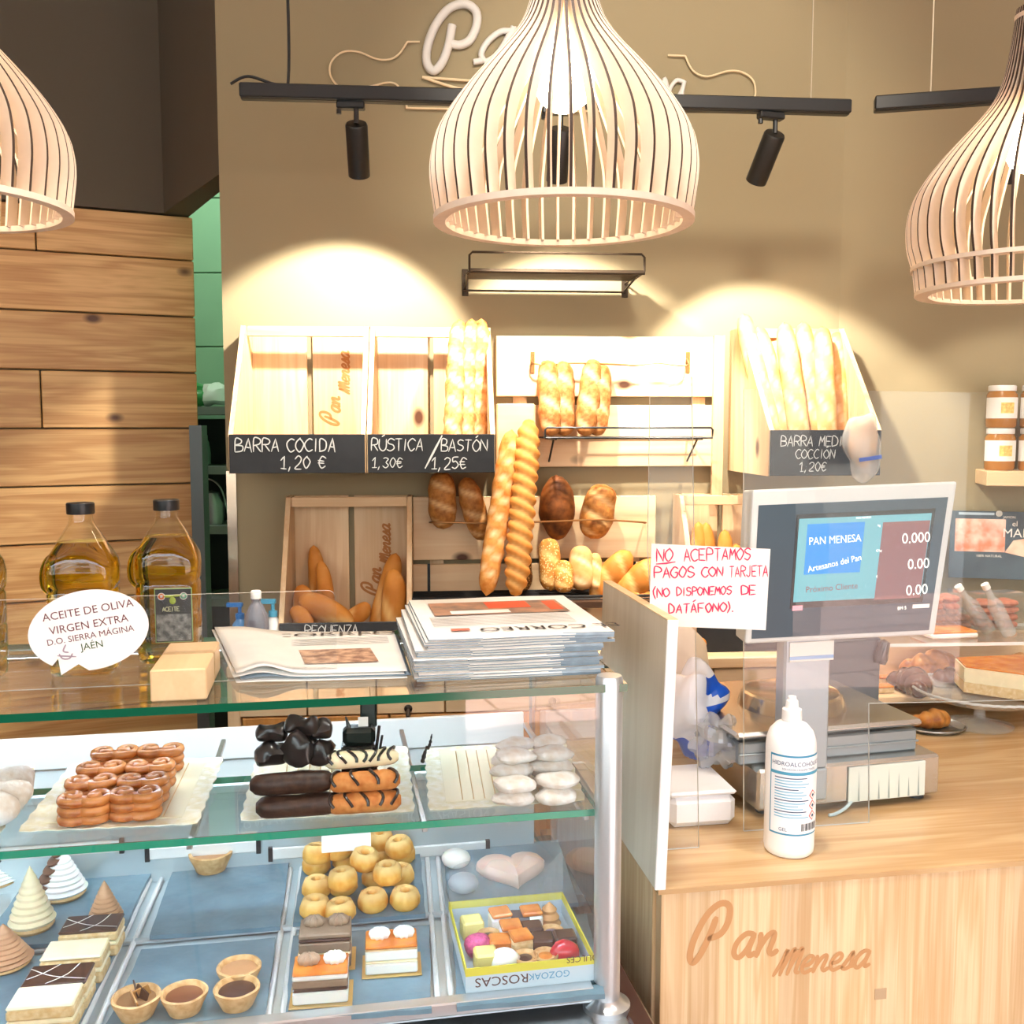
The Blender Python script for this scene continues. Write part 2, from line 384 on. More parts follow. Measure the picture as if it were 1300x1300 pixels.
bagm = [plain('bag_green', (60, 150, 80), .3), plain('bag_white', (225, 240, 225), .4), plain('bag_blue', (30, 90, 130), .3)]
for i, (px, w_, lab) in enumerate(((253, .05, 'green plastic bag lying on the top storeroom shelf'), (272, .07, 'white and green bag on the top storeroom shelf'))):
    p = at_y(px, 514, 4.4); b = MB(); b.blob((0, 0, .045), w_, .06, .05, .5, 25, seed=i, mi=i)
    put(b.build('plastic_bag', bagm, loc=p, smooth=True), lab, 'bag')
p = at_y(256, 590, 4.4); b = MB(); b.lathe([(.04, 0), (.042, .05), (.035, .1), (.03, .11), (.03, .13)], 14)
put(b.build('storage_jar', plain('grey_jar', (120, 140, 130), .2), loc=p, smooth=True), 'grey green jar on the middle storeroom shelf', 'jar')
p = at_y(270, 668, 4.4); b = MB(); b.lathe([(.05, 0), (.055, .1), (.03, .15), (.0, .16)], 14); b.tube(smooth_path([(-.05, 0, .14), (-.02, 0, .21), (.04, 0, .17), (.07, 0, .05)]), .004, 6)
put(b.build('metal_jug', MT['steel'], loc=p, smooth=True), 'dark metal jug with curved handle on the lower storeroom shelf', 'jug')
# door jamb plate (grey) at the plank end, and metal strip on the pier
p = at_y(251, 540, 3.38); b = MB(); b.box(-.02, .022, -.03, .03, 0, p.z); struct('trim_1', b, plain('grey_jamb', (84, 90, 90), .35, .4), loc=(p.x, p.y, 0))
x0, _ = FB.hit(289, 700, -.004); x1, _ = FB.hit(302, 700, -.004); zt = FB.hit(295, 598)[1]
b = MB(); b.box(.0, x1, -.006, .0, 0, zt); struct('trim_2', b, plain('metal_trim', (190, 170, 150), .15, .85), loc=FB.w(0, 0, 0), rot=(0, 0, FB.a))
# floor, ceiling, shop front, street
fm, nt, bs = newmat('terracotta_floor'); tc = nt.nodes.new('ShaderNodeTexCoord'); br = nt.nodes.new('ShaderNodeTexBrick')
br.inputs['Scale'].default_value = 1; br.inputs['Brick Width'].default_value = .33; br.inputs['Row Height'].default_value = .33; br.offset = 0; br.inputs['Mortar Size'].default_value = .006
br.inputs['Color1'].default_value = lin((176, 132, 110)); br.inputs['Color2'].default_value = lin((190, 146, 122)); br.inputs['Mortar'].default_value = lin((120, 100, 88))
nt.links.new(tc.outputs['Object'], br.inputs['Vector']); nt.links.new(br.outputs['Color'], bs.inputs['Base Color']); bs.inputs['Roughness'].default_value = .35
b = MB(); b.box(-4.2, 4.4, -1.9, 5.0, -.1, 0); struct('floor', b, fm)
b = MB(); b.box(-4.2, 4.4, -1.9, 5.0, CEIL, CEIL + .12); struct('ceiling', b, plain('ceiling_white', (235, 230, 220), .8))
b = MB(); b.box(-4.2, -4.05, -1.9, 5.0, 0, CEIL); struct('wall_side', b, MT['paint'])
b = MB(); b.box(4.25, 4.4, -1.9, 5.0, 0, CEIL); struct('wall_far_right', b, MT['paint'])
b = MB(); b.box(-4.2, .95, -1.9, -1.75, 0, 1.15); b.box(-4.2, 4.4, -1.9, -1.75, 2.85, CEIL); b.box(.88, .95, -1.9, -1.75, 1.15, 2.85)
struct('wall_front', b, plain('dark_shop_front', (58, 52, 46), .6))
pm, nt, bs = newmat('pink_paving'); tc = nt.nodes.new('ShaderNodeTexCoord'); br = nt.nodes.new('ShaderNodeTexBrick')
br.inputs['Scale'].default_value = 1; br.inputs['Brick Width'].default_value = .6; br.inputs['Row Height'].default_value = .4; br.inputs['Mortar Size'].default_value = .012
br.inputs['Color1'].default_value = lin((226, 184, 172)); br.inputs['Color2'].default_value = lin((214, 170, 160)); br.inputs['Mortar'].default_value = lin((150, 112, 104))
nt.links.new(tc.outputs['Object'], br.inputs['Vector']); nt.links.new(br.outputs['Color'], bs.inputs['Base Color']); bs.inputs['Roughness'].default_value = .8
b = MB(); b.box(-14, 16, -4.8, -1.9, -.12, -.02); struct('pavement', b, pm)
b = MB(); b.box(-14, 16, -11, -4.8, -.2, -.1); struct('road', b, plain('asphalt', (150, 150, 152), .9, noise_amt=.2, noise_sc=30))
b = MB(); b.box(-14, 16, -12, -11, -.2, 5.5)
for i in range(7): b.box(-12 + i * 3.6, -10.6 + i * 3.6, -11.02, -10.98, 1.0, 3.0, 1); b.box(-12 + i * 3.6, -10.6 + i * 3.6, -11.02, -10.98, 3.8, 5.0, 1)
struct('street_building', b, [plain('cream_render', (214, 208, 196), .8), plain('dark_window', (60, 80, 90), .1)])

# ------------------------------------------------------------------ pendant lamps
ply = plain('birch_ply', (240, 224, 206), .6, noise_amt=.06, noise_sc=30); burnt = plain('burnt_ply_edge', (66, 50, 40), .7)
bulb_m = plain('bulb_glow', (255, 232, 196), .4, emit=20)
# outline of the shade: (half width, height above the lower rim), metres
PROF = [(.208, 0), (.213, .035), (.2165, .065), (.2155, .095), (.2075, .13), (.188, .165), (.162, .2), (.131, .235), (.0985, .27), (.075, .3), (.060, .33), (.0498, .37), (.0422, .42), (.037, .47)]
def fin(prof, depth, th):
    P = smooth_path([(r, 0, z) for r, z in prof], 3); n = len(P); v = []; f = []; mi = []
    for i, p in enumerate(P):
        t = (P[min(i + 1, n - 1)] - P[max(i - 1, 0)]).normalized(); inn = Vector((-t.z, 0, t.x))
        if inn.x > 0: inn = -inn
        q = p + inn * depth
        v += [(p.x, -th, p.z), (p.x, th, p.z), (q.x, th, q.z), (q.x, -th, q.z)]
    for i in range(n - 1):
        for k in range(4):
            k2 = (k + 1) % 4; f.append((i * 4 + k, i * 4 + k2, i * 4 + 4 + k2, i * 4 + 4 + k)); mi.append(1 if k in (0,) else 0)
    f += [(0, 1, 2, 3), (n * 4 - 1, n * 4 - 2, n * 4 - 3, n * 4 - 4)]; mi += [0, 0]
    return v, f, mi
def pendant(px, py, Y, sc, label, skirt=False, N_=42, cordx=0):
    p = at_y(px, py, Y)
    t = thing('pendant_lamp', label, 'lamp', p, group='slatted plywood pendant lamps')
    prof = PROF if not skirt else [(.196, -.048), (.199, -.025), (.203, 0)] + PROF[1:]
    v, f, mi = fin([(r * sc, z * sc) for r, z in prof], .027 * sc, .0022)
    me = None
    for i in range(N_):
        if me is None:
            b = MB(); b.add(v, f, 0); b.m = mi; o = b.build('slat', [ply, burnt], t); me = o.data
        else: o = bpy.data.objects.new('slat', me); link(o, t)
        o.rotation_euler = (0, 0, 2 * math.pi * (i + .5) / N_)
    def ring(z, ro, ri, h=.008): return MB().lathe([(ri, z), (ro, z), (ro, z + h), (ri, z + h), (ri, z)], 48)
    def mkring(z, ro, ri, h=.008):
        b = MB(); n = 64; v = []; f = []
        for (r_, zz) in ((ri, z), (ro, z), (ro, z + h), (ri, z + h)):
            for i in range(n): a = 2 * math.pi * i / n; v.append((r_ * math.cos(a), r_ * math.sin(a), zz))
        for j in range(4):
            j2 = (j + 1) % 4
            for i in range(n): i2 = (i + 1) % n; f.append((j * n + i, j * n + i2, j2 * n + i2, j2 * n + i))
        b.add(v, f); b.build('rim', ply, t)
    if skirt: mkring(-.05 * sc, .197 * sc, .172 * sc); mkring(-.002, .206 * sc, .178 * sc)
    else: mkring(-.004, .211 * sc, .192 * sc, .010)
    mkring(.45 * sc, .040 * sc, .024 * sc); 
    b = MB(); b.lathe([(0, -.05), (.02, -.047), (.038, -.033), (.048, -.012), (.0495, .005), (.045, .025), (.034, .042), (.02, .058), (.014, .075), (.014, .09)], 24, M=TM(z=.222 * sc)); b.build('bulb', bulb_m, t, smooth=True)
    b = MB(); b.lathe([(.019, 0), (.021, .01), (.021, .06), (.012, .075), (.004, .08)], 16, M=TM(z=.222 * sc + .08)); b.build('socket', MT['white'], t, smooth=True)
    b = MB(); b.tube([(0, 0, .245 * sc + .15), (cordx, 0, CEIL - p.z)], .003, 6); b.build('cord', MT['black'], t)
    return t
pendant(715, 281, 1.65, 1.0, 'big slatted plywood pendant lamp hanging in front of the wall letters')
pendant(1304, 338, 1.91, 1.0, 'slatted plywood pendant lamp with double lower rim above the till', skirt=True)
pendant(-84, 262, 1.66, 1.0, 'slatted plywood pendant lamp hanging in front of the plank wall')

# ------------------------------------------------------------------ tracks and spotlights
def track(p0, p1, label, cables):
    d = (p1 - p0); L_ = d.length; t = thing('track_rail', label, 'rail', p0, math.atan2(d.y, d.x))
    b = MB(); b.bbox(0, L_, -.018, .018, -.016, .016, .003); b.box(.002, L_ - .002, -.008, .008, -.0175, -.012); b.build('rail', MT['black'], t)
    for x, dark in cables:
        b = MB()
        if dark: b.tube(smooth_path([(x - .13, 0, .016), (x - .09, 0, .034), (x - .03, 0, .018), (x, 0, .024), (x + .002, 0, .3), (x - .006, 0, CEIL - p0.z)], 6), .0035, 6); b.build('power_cable', MT['black'], t)
        else:
            b.tube([(x, 0, .016), (x, 0, CEIL - p0.z)], .0016, 5); b.build('suspension_wire', plain('steel_wire', (200, 190, 170), .3, .6), t)
    return t
TY = 2.35
pa = at_y(305, 116, TY); pb = at_y(1078, 136, TY + (.082 * 1.45)); 
pb.z = pa.z
track(pa, pb, 'long black ceiling track rail in front of the taupe wall', [(at_y(366, 100, TY + .01).x - pa.x, True), ((pb - pa).length - at_y(1078, 136, 2.47).x + at_y(1028, 130, 2.47).x, False)])
pc = at_y(1110, 133, 2.35); pd = FW.u * 1.3 + pc
track(pc, pd, 'short black track rail behind the pendant lamp over the till', [(.12, False)])
def spotlight(base, tilt_dir, tilt, label, target, watts=60, cone=84, light=True, length=.125, r=.026, drop=.035, blend=.3):
    t = thing('spotlight', label, 'spotlight', base, tilt_dir, group='black track spotlights')
    b = MB(); b.bbox(-.045, .02, -.013, .013, -.034, -.018, .003); b.lathe([(.006, 0), (.006, .01)], 8, M=TM(-.04, 0, -.045)); b.build('adaptor', MT['black'], t)
    b = MB(); b.tube([(0, 0, -.03), (0, 0, -.03 - drop)], .006, 8); b.build('stem', MT['black'], t)
    M_ = TM(0, 0, -.03 - drop, rx=tilt)     # rx > 0 swings the mouth towards +y
    b = MB(); b.lathe([(r * .9, 0), (r, -.004), (r, -length), (r * .85, -length), (r * .82, -length + .02), (0, -length + .02)][::-1], 24, M=M_); h = b.build('head', plain('black_lamp_body', (40, 38, 36), .35, .2), t, smooth=True)
    b = MB(); b.lathe([(0, -length + .016), (r * .8, -length + .016)][::-1], 20, M=M_); b.build('lens', plain('spot_lens', (255, 225, 180), .3, emit=6), t)
    if light:
        m = Matrix.Translation(base) @ Matrix.Rotation(tilt_dir, 4, 'Z') @ M_ @ Vector((0, 0, -length - .004))
        spot('spot_beam', m, target, watts, cone, blend)
    return t
trk = lambda px, py: at_y(px, py, TY + .082 * (at_y(px, py, TY).x - pa.x))
def base(px): q = trk(px, 124); q.z = pa.z; return q
spotlight(base(452), R(4.7), R(38), 'black cylinder spotlight on the track, above the chalkboard crates', FB.w(FB.hit(425, 470)[0], 0, 1.68), 46, 86)
spotlight(base(712), R(4.7), R(34), 'black cylinder spotlight on the track, seen through the big pendant lamp', FB.w(FB.hit(720, 520)[0], 0, 1.66), 42, 84)
spotlight(base(985), R(4.7 + 12), R(42), 'black cylinder spotlight on the track, right of the big pendant lamp', FB.w(FB.hit(955, 480)[0], -.15, 1.68), 42, 82)
q = pc + FW.u * .30; spotlight(q, R(-13.6), R(30), 'black cylinder spotlight on the short track, behind the pendant over the till', FW.w(.55, -.1, 1.2), 8, 80)
spot('ceiling_spot', (.35, .9, 3.15), FB.w(FB.hit(830, 190)[0], 0, FB.hit(830, 190)[1]), 90, 40, .25, (1, .90, .74), .16)
spot('ceiling_spot', (.1, 1.25, 3.2), (-.25, 1.5, 1.3), 70, 70, .5, (1, .94, .86), .12)
spot('ceiling_spot', (1.4, .9, 3.2), (1.0, 1.9, .95), 70, 54, .6, (1, .93, .82), .12)

l = bpy.data.lights.new('storeroom_fill', 'POINT'); l.energy = 9; l.color = (.92, 1, .94); l.shadow_soft_size = .08  # unseen light added to brighten the room beyond the doorway
o = bpy.data.objects.new('storeroom_fill', l); COL.objects.link(o); o.location = (-1.25, 3.9, 2.9)
# ------------------------------------------------------------------ handwriting and print
STROKES = {
'A': '0,0 2,6 4,0|1,2 3,2', 'B': '0,0 0,6 3,5.6 3,3.6 0,3.1 3.6,2.6 3.6,.4 0,0', 'C': '4,5.2 2,6 0,4 0,2 2,0 4,.8', 'D': '0,0 0,6 3,5 4,3 3,1 0,0',
'E': '4,6 0,6 0,0 4,0|0,3 3,3', 'F': '4,6 0,6 0,0|0,3 3,3', 'G': '4,5.2 2,6 0,4 0,2 2,0 4,1 4,2.8 2.4,2.8', 'H': '0,0 0,6|4,0 4,6|0,3 4,3', 'I': '2,0 2,6', 'J': '3,6 3,1 1.6,0 .2,1',
'K': '0,0 0,6|4,6 0,2.8 4,0', 'L': '0,6 0,0 4,0', 'M': '0,0 .4,6 2,2.4 3.6,6 4,0', 'N': '0,0 0,6 4,0 4,6', 'O': '2,6 0,4 0,2 2,0 4,2 4,4 2,6', 'P': '0,0 0,6 3,5.8 4,4.5 3,3.2 0,3',
'Q': '2,6 0,4 0,2 2,0 4,2 4,4 2,6|2.6,1.6 4.3,-.6', 'R': '0,0 0,6 3,5.8 4,4.5 3,3.2 0,3|1.6,3 4,0', 'S': '4,5.2 2,6 .2,4.8 1,3.4 3.4,2.6 4,1.2 2,0 0,.8', 'T': '0,6 4,6|2,6 2,0', 'U': '0,6 0,1.6 2,0 4,1.6 4,6',
'V': '0,6 2,0 4,6', 'X': '0,0 4,6|0,6 4,0', 'Y': '0,6 2,3 4,6|2,3 2,0', 'Z': '0,6 4,6 0,0 4,0', '0': '2,6 .3,4 .3,2 2,0 3.7,2 3.7,4 2,6', '1': '.4,4 2.2,6 2.2,0|.8,0 3.6,0', '2': '.2,4.8 2,6 3.8,4.8 3,3 .2,0 4,0',
'3': '.2,5.4 2,6 3.8,4.8 2,3.2 3.8,1.6 2,0 .2,.8', '5': '4,6 .6,6 .4,3.4 2.4,3.8 4,2 2.4,0 .2,.6', 'c': '4,5 2,6 .6,4 .6,2 2,0 4,1|-.4,3.7 3,3.7|-.4,2.5 3,2.5', ',': '1.4,.8 .8,-1.2', '.': '1.4,.4 1.5,0', '/': '-.5,-1.5 4.5,7.5', '(': '3,7 1.4,4 1.4,2 3,-1', ')': '1,7 2.6,4 2.6,2 1,-1', "'": '1.5,8 3,9', '-': '.5,3 3.5,3'}
ACC = {'Ú': 'U', 'Ó': 'O', 'Á': 'A', 'É': 'E'}
def hand(b, text, x, y, h, wd, z=0, adv=1.0, slant=0.0, jit=.25, mi=0, M=None, seed=1, sm=2):
    r = random.Random(seed); u = h / 6.0; cx = x
    for ch in text:
        acc = ch in ACC; c = ACC.get(ch, ch)
        if c == ' ': cx += 3.2 * u * adv; continue
        narrow = c in "I,.'()"
        for st in STROKES[c].split('|') + (['1.6,7 3,8.2'] if acc else []):
            P = [tuple(map(float, q.split(','))) for q in st.split()]
            P = [(cx + (a + slant * bb + r.uniform(-jit, jit)) * u * .82 - (.8 * u if narrow else 0), y + (bb + r.uniform(-jit, jit)) * u) for a, bb in P]
            Q = []
            for i in range(len(P) - 1):
                for k in range(3): t = k / 3; Q.append((P[i][0] * (1 - t) + P[i + 1][0] * t, P[i][1] * (1 - t) + P[i + 1][1] * t))
            Q.append(P[-1])
            if c in 'OCGSJU0235Qc' or c in 'BDPR': 
                Q = [tuple(p[:2]) for p in smooth_path([(a, bb, 0) for a, bb in P], 4)]
            b.ribbon(Q, wd, z, mi, M); z += .00003
        cx += (3.2 if narrow else 5.0) * u * .82 * adv
    return cx
SCRIPT = {'P': ['1.6,7.6 1.2,5 .4,2 -.6,.6 -1.4,2 -1.2,5 0,8.4 1.8,10 3.4,9.4 3.8,7 3,5 1.2,4.4'],
'M': ['-.4,0 .6,3 1.2,6 1.4,4 1.2,0', '1.2,1 2.4,5 3.2,6 3.2,3 3,0', '3,1 4.2,5 5,6 5,3 4.9,.6 5.8,.2'],
'a': ['3,3.8 1.6,4 .3,2.6 .2,.8 1.2,0 2.4,1.4 3.1,3.8', '3.1,3.8 2.7,1.4 3,.2 4,.6'], 'n': ['.2,3.8 .5,2 .3,0', '.3,.8 1.4,3.2 2.5,3.8 2.7,2.6 2.4,.8 3,.1 3.8,.6'],
'e': ['.5,1.7 2,2 2.6,3.2 1.7,4 .5,2.8 .4,1 1.4,0 3,.7'], 's': ['.2,.4 1.4,2.6 2,4 2.3,2.2 2.2,.6 1,0 .2,.5', '2.2,.5 3.2,.6']}
def script(b, text, x, y, h, wd, z=0, slant=.22, mi=0, M=None, gap=4.0):
    u = h / 6.0; cx = x
    for ch in text:
        for st in SCRIPT[ch]:
            P = [tuple(map(float, q.split(','))) for q in st.split()]
            P = [(cx + (a + slant * bb) * u, y + bb * u, 0) for a, bb in P]
            b.ribbon(smooth_path(P, 5), wd, z, mi, M); z += .00004
        cx += {'P': 5.2, 'M': 6.0, 's': 3.2, 'e': 3.2}.get(ch, gap) * u
    return cx
def printed(name, text, size, mat, parent, loc, rot, align='CENTER', sx=1.0, sy=1.0, shear=0, ex=0.0):
    c = bpy.data.curves.new(name, 'FONT'); c.body = text; c.size = size; c.align_x = align; c.shear = shear; c.extrude = ex; c.resolution_u = 3
    t = bpy.data.objects.new('tmp_text', c); COL.objects.link(t)
    dg = bpy.context.evaluated_depsgraph_get(); me = bpy.data.meshes.new_from_object(t.evaluated_get(dg)); bpy.data.objects.remove(t)
    me.materials.clear(); me.materials.append(mat)
    o = bpy.data.objects.new(name, me); link(o, parent); o.location = loc; o.rotation_euler = rot; o.scale = (sx, sy, 1); return o
FACE = (R(90), 0, 0)              # text drawn in xy, stood up to face local -y

# ------------------------------------------------------------------ bread
def loaf(name, L_, r, mat, parent=None, cuts=5, amp=.10, skew=1.2, flat=.85, taper=.55, nz=.06, seed=0, braid=False, bend=0.0, n=30, m=14, tip=.35):
    """axis runs along +z from the origin, scored side faces -y"""
    v = []; f = []; k = []
    for j in range(n + 1):
        t = j / n; e = abs(2 * t - 1)
        rr = r * max(0.0, (1 - e ** (2 / taper) )) ** .5 if e < 1 else 0
        rr = r * (1 - e ** (1.7 / taper)) ** max(tip, .5) if e < 1 else 0
        for i in range(m):
            a = 2 * math.pi * i / m; cx, cy = math.cos(a), math.sin(a)
            top = max(0, -cy)
            ph = math.sin(2 * math.pi * (cuts * t + cx * skew * .25))
            if braid: q = abs(math.sin(math.pi * (cuts * t + cx * skew * .5))) ; dd = amp * (q - .5); kk = (1 - q) * .8 * (e < .95)
            else: q = max(0, ph) ** 3 * top ** .5 * (e < .86); dd = -amp * q + amp * .5 * max(0, -ph) * top; kk = q
            nn = noise.noise(Vector((cx * 2, cy * 2, t * L_ / r * 1.1)) + Vector((seed * 5.3, 0, 0)))
            R_ = rr * (1 + dd + nz * nn)
            v.append((R_ * cx + bend * (1 - e * e), R_ * cy * flat, t * L_)); k.append(min(1, max(0, kk)))
    for j in range(n):
        for i in range(m): i2 = (i + 1) % m; f.append((j * m + i, j * m + i2, j * m + m + i2, j * m + m + i))
    b = MB(); b.add(v, f); b.att(k); return b.build(name, mat, parent, smooth=True, angle=80)
def stand(o, p, q):
    """lay the axis of a loaf from p (foot) to q (tip)"""
    d = Vector(q) - Vector(p); o.location = p
    z = d.normalized(); x = Vector((1, 0, 0)); x = (x - z * x.dot(z)).normalized(); y = z.cross(x)
    o.rotation_euler = Matrix((x, y, z)).transposed().to_euler(); return o
BR = {
 'gold': bread_mat('crust_gold', (226, 160, 84), (196, 118, 46), (246, 218, 168)),
 'flour': bread_mat('crust_floured', (200, 138, 78), (158, 92, 42), (228, 200, 156), sc=70),
 'pale': bread_mat('crust_pale', (226, 178, 118), (204, 146, 82), (240, 214, 170), sc=18),
 'dark': bread_mat('crust_dark', (140, 82, 34), (98, 54, 22), (60, 32, 14)),
 'rustic': bread_mat('crust_rustic', (186, 124, 60), (142, 86, 36), (226, 186, 130), sc=55),
 'seed': bread_mat('crust_seeded', (120, 78, 36), (86, 52, 24), (90, 60, 30), seeds=(196, 150, 84)),
 'seedgold': bread_mat('crust_sesame', (220, 152, 70), (190, 118, 48), (240, 200, 130), seeds=(246, 214, 150)),
 'plainb': bread_mat('crust_smooth', (214, 142, 62), (196, 122, 48), (236, 190, 120), sc=12)}

# ------------------------------------------------------------------ crates on the back wall
def crate(label, fr, x0, x1, z0, z1, d0, d1, text=None, split=.5, th=.014, boardh=.10, logo=False, tsize=.034, seed=1, x0t=None, x1t=None):
    """wall crate: x0..x1 along the wall, top depth d0, foot depth d1, leaning side panels, two back boards with a gap"""
    t = thing('wooden_crate', label, 'crate', fr.w(x0, 0, z0), fr.a, group='pine bread crates on the back wall')
    W = x1 - x0; H = z1 - z0
    for xx in (0, W - th):
        b = MB(); out = [(-d1, 0), (-.004, 0), (-.004, H), (-d0, H), (-d1, boardh)]
        v = [(xx, y, z) for y, z in out] + [(xx + th, y, z) for y, z in out]
        b.add(v, [(0, 1, 2, 3, 4), (9, 8, 7, 6, 5)] + [(i, (i + 1) % 5 + 0, 5 + (i + 1) % 5, 5 + i) for i in range(5)])
        b.build('side_panel', MT['crate'], t, bevel=.0015)
    g = .008; xm = W * split
    for a, c in ((th, xm - g), (xm + g, W - th)):
        b = MB(); b.bbox(a, c, -.016, -.004, .0, H, .001); b.build('back_board', MT['crate'], t)
    b = MB(); b.bbox(th, W - th, -d0, -d0 + .014, H - .028, H, .0015); b.build('top_rail', MT['cratex'], t)
    b = MB(); b.bbox(th, W - th, -d1 + .006, -.016, .0, .012, .001); b.build('bottom_board', MT['cratex'], t)
    b = MB(); b.bbox(th * .2, W - th * .2, -d1 - .008, -d1, .0, boardh, .001); cb = b.build('chalkboard', MT['blackmat'], t)
    if text:
        b = MB()
        for s_, x_, y_, h_ in text: hand(b, s_, x_, y_, h_, h_ * .095, seed=seed, slant=.08)
        b.build('chalk_lettering', MT['chalk'], cb, loc=(0, -d1 - .0088, 0), rot=FACE)
    if logo:
        b = MB(); script(b, 'Pan', 0, 0, .034, .007); script(b, 'Menesa', .085, -.028, .030, .006)
        b.build('burnt_lettering', plain('burnt_mark', (176, 116, 66), .8), t, loc=(xm + g + .075, -.0168, .13), rot=(R(90), R(-90), 0))['kind'] = 'stuff'
    return t
D1 = .31; D0 = .10
x0, z0 = FB.hit(291, 601, -D1); x1, _ = FB.hit(465, 601, -D1); x2, _ = FB.hit(629, 600, -D1)
_, zt = FB.hit(380, 414, -D0)
TXT = [('BARRA COCIDA', .018, .056, .033), ('1,20 c', .13, .012, .032)]
crate('pine crate with BARRA COCIDA chalkboard, empty, far left of the wall', FB, x0, x1, z0, zt, D0, D1, TXT, logo=True, seed=3)
crate('pine crate with RÚSTICA / BASTÓN chalkboard holding two tall rustic baguettes', FB, x1 + .002, x2, z0, zt, D0, D1, [('RÚSTICA', .012, .058, .030), ('/', .155, .025, .055), ('BASTÓN', .192, .056, .030), ('1,30c', .012, .014, .026), ('1,25c', .165, .010, .030)], seed=5)
# right crate, foot stands well out from the wall
D3 = .36
a0, az = FB.hit(975, 604, -D3); a1, _ = FB.hit(1117, 604, -D3); _, at_ = FB.hit(1000, 417, -.1)
crate('pine crate full of pale baguettes with BARRA MEDIA COCCIÓN chalkboard', FB, a0, a1, az, at_, D0, D3, [('BARRA MEDIA', .03, .078, .026), ('COCCIÓN', .07, .045, .024), ('1,20c', .08, .012, .024)], boardh=.12, seed=8)
# lower crates
ZC = 1.03
c0, _ = FB.hit(354, 812, -.26); c1, _ = FB.hit(523, 812, -.26); _, ct = FB.hit(440, 631, -.08)
crate('pine crate of slipper breads with REQUENZA chalkboard on the back counter', FB, c0, c1, ZC + .001, ct, .08, .26, [('REQUENZA', .07, .062, .026)], logo=True, boardh=.094, seed=9)
e0, _ = FB.hit(892, 812, -.28); e1, _ = FB.hit(1010, 812, -.28); _, et = FB.hit(900, 629, -.08)
crate('pine crate of short rolls behind the red handwritten notice', FB, e0 - .02, e1, ZC + .001, et, .08, .28, None, boardh=.07, seed=9)

# ------------------------------------------------------------------ plank boards fixed to the wall
def wallboard(label, boards, xr=None):
    xs, zz = FB.hit(*boards[0][:2], -.02)
    t = thing('display_board', label, 'board', FB.w(xs, 0, 1.03), FB.a)
    for (pxa, pya, pxb, pyb) in boards:
        xa, za = FB.hit(pxa, pya, -.03); xb, zb = FB.hit(pxb, pyb, -.03)
        b = MB(); b.bbox(-(xb - xa) / 2, (xb - xa) / 2, -.03, -.012, -(za - zb) / 2, (za - zb) / 2, .002)
        b.build('board', MT['pale'], t, loc=((xa + xb) / 2 - xs, 0, (za + zb) / 2 - 1.03))
    xa, za = FB.hit(boards[0][0] + 30, boards[0][1] + 2, -.01); xb, zb = FB.hit(boards[-1][2] - 30, boards[-1][3], -.01)
    for x in (xa, xb):
        b = MB(); b.box(x - xs - .02, x - xs + .02, -.012, -.001, zb - 1.03 + .01, za - 1.03 - .01); b.build('batten', MT['crate'], t)
    return t, xs
t, xs = wallboard('pale pine plank board on the wall with curled wire and black wire shelf', [(630, 426, 915, 504), (630, 514, 915, 592)])
xa, za = FB.hit(906, 426, -.036); xb, zb = FB.hit(916, 632, -.036)
b = MB(); b.bbox(xa - xs, xb - xs, -.044, -.030, zb - 1.03, za - 1.03, .001); b.build('end_stile', MT['crate'], t)
t2, xs2 = wallboard('lower pine plank board behind the dark loaves', [(524, 631, 832, 708), (524, 717, 832, 800)])
def on(px, py, y): x, z = FB.hit(px, py, y); return (x, y, z)
def wire(name, label, cat, pts, r=.003, mat='black', extra=None, screws=None):
    b = MB()
    for P in pts: b.tube([FB.w(*p) for p in P], r, 6)
    o = b.build(name, MT[mat], smooth=True); put(o, label, cat); return o
# curled wire holder on the upper board
wr = plain('aged_wire', (150, 104, 58), .4, .6)
b = MB(); b.tube([FB.w(*p) for p in smooth_path([on(676, 452, -.034), on(679, 462, -.07), on(730, 461, -.075), on(790, 463, -.075), on(805, 464, -.08), on(835, 461, -.075), on(862, 464, -.075), on(874, 463, -.07), on(872, 455, -.034)], 5)], .0028, 6)
o = put(b.build('wire_rail', wr, smooth=True), 'curled wire rail across the upper pine board', 'rail')
b = MB()
for px in (676, 873):
    x, z = FB.hit(px, 460, -.03); b.box(x - .006, x + .006, -.034, -.03, z - .03, z + .03)
    b.lathe([(0, -.003), (.006, -.002), (.006, 0)], 10, M=TM(x, -.036, z, rx=R(90)))
bo = b.build('bracket', wr, o); bo.matrix_world = Matrix.Translation(FB.o) @ Matrix.Rotation(FB.a, 4, 'Z')
# black wire shelf holding the two crusty loaves
ws = thing('wire_shelf', 'black wire shelf under the crusty loaves on the upper board', 'shelf', FB.w(*on(690, 556, -.03)), FB.a)
def rel(o_, p): q = FB.w(*p) - o_.location; return (q.dot(FB.u), q.dot(FB.v), q.z)
yF = -.19
fr_ = [on(692, 556, yF), on(692, 543, yF), on(905, 543, yF), on(905, 562, yF)]
c_ = [rel(ws, p) for p in fr_]
zsh = c_[0][2]; 
b = MB(); b.tube([c_[0], (c_[0][0], c_[0][1], c_[1][2] - .006), (c_[0][0] + .006, c_[0][1], c_[1][2]), (c_[2][0] - .006, c_[2][1], c_[1][2]), (c_[2][0], c_[2][1], c_[1][2] - .006), (c_[2][0], c_[2][1], zsh), c_[0]], .0032, 6); b.build('guard_rail', MT['black'], ws, smooth=True)
b = MB()
for i in range(7): yy = c_[0][1] + (.155 * i / 6); b.tube([(c_[0][0], yy, zsh), (c_[2][0], yy, zsh)], .0022, 5)
for i in range(2): xx = c_[0][0] + .03 + i * (c_[2][0] - c_[0][0] - .06); b.tube([(xx, c_[0][1], zsh - .003), (xx, -.002 , zsh - .003)], .0035, 6); b.tube([(xx, c_[0][1] + .05, zsh - .004), (xx, -.002, zsh - .07)], .003, 6)
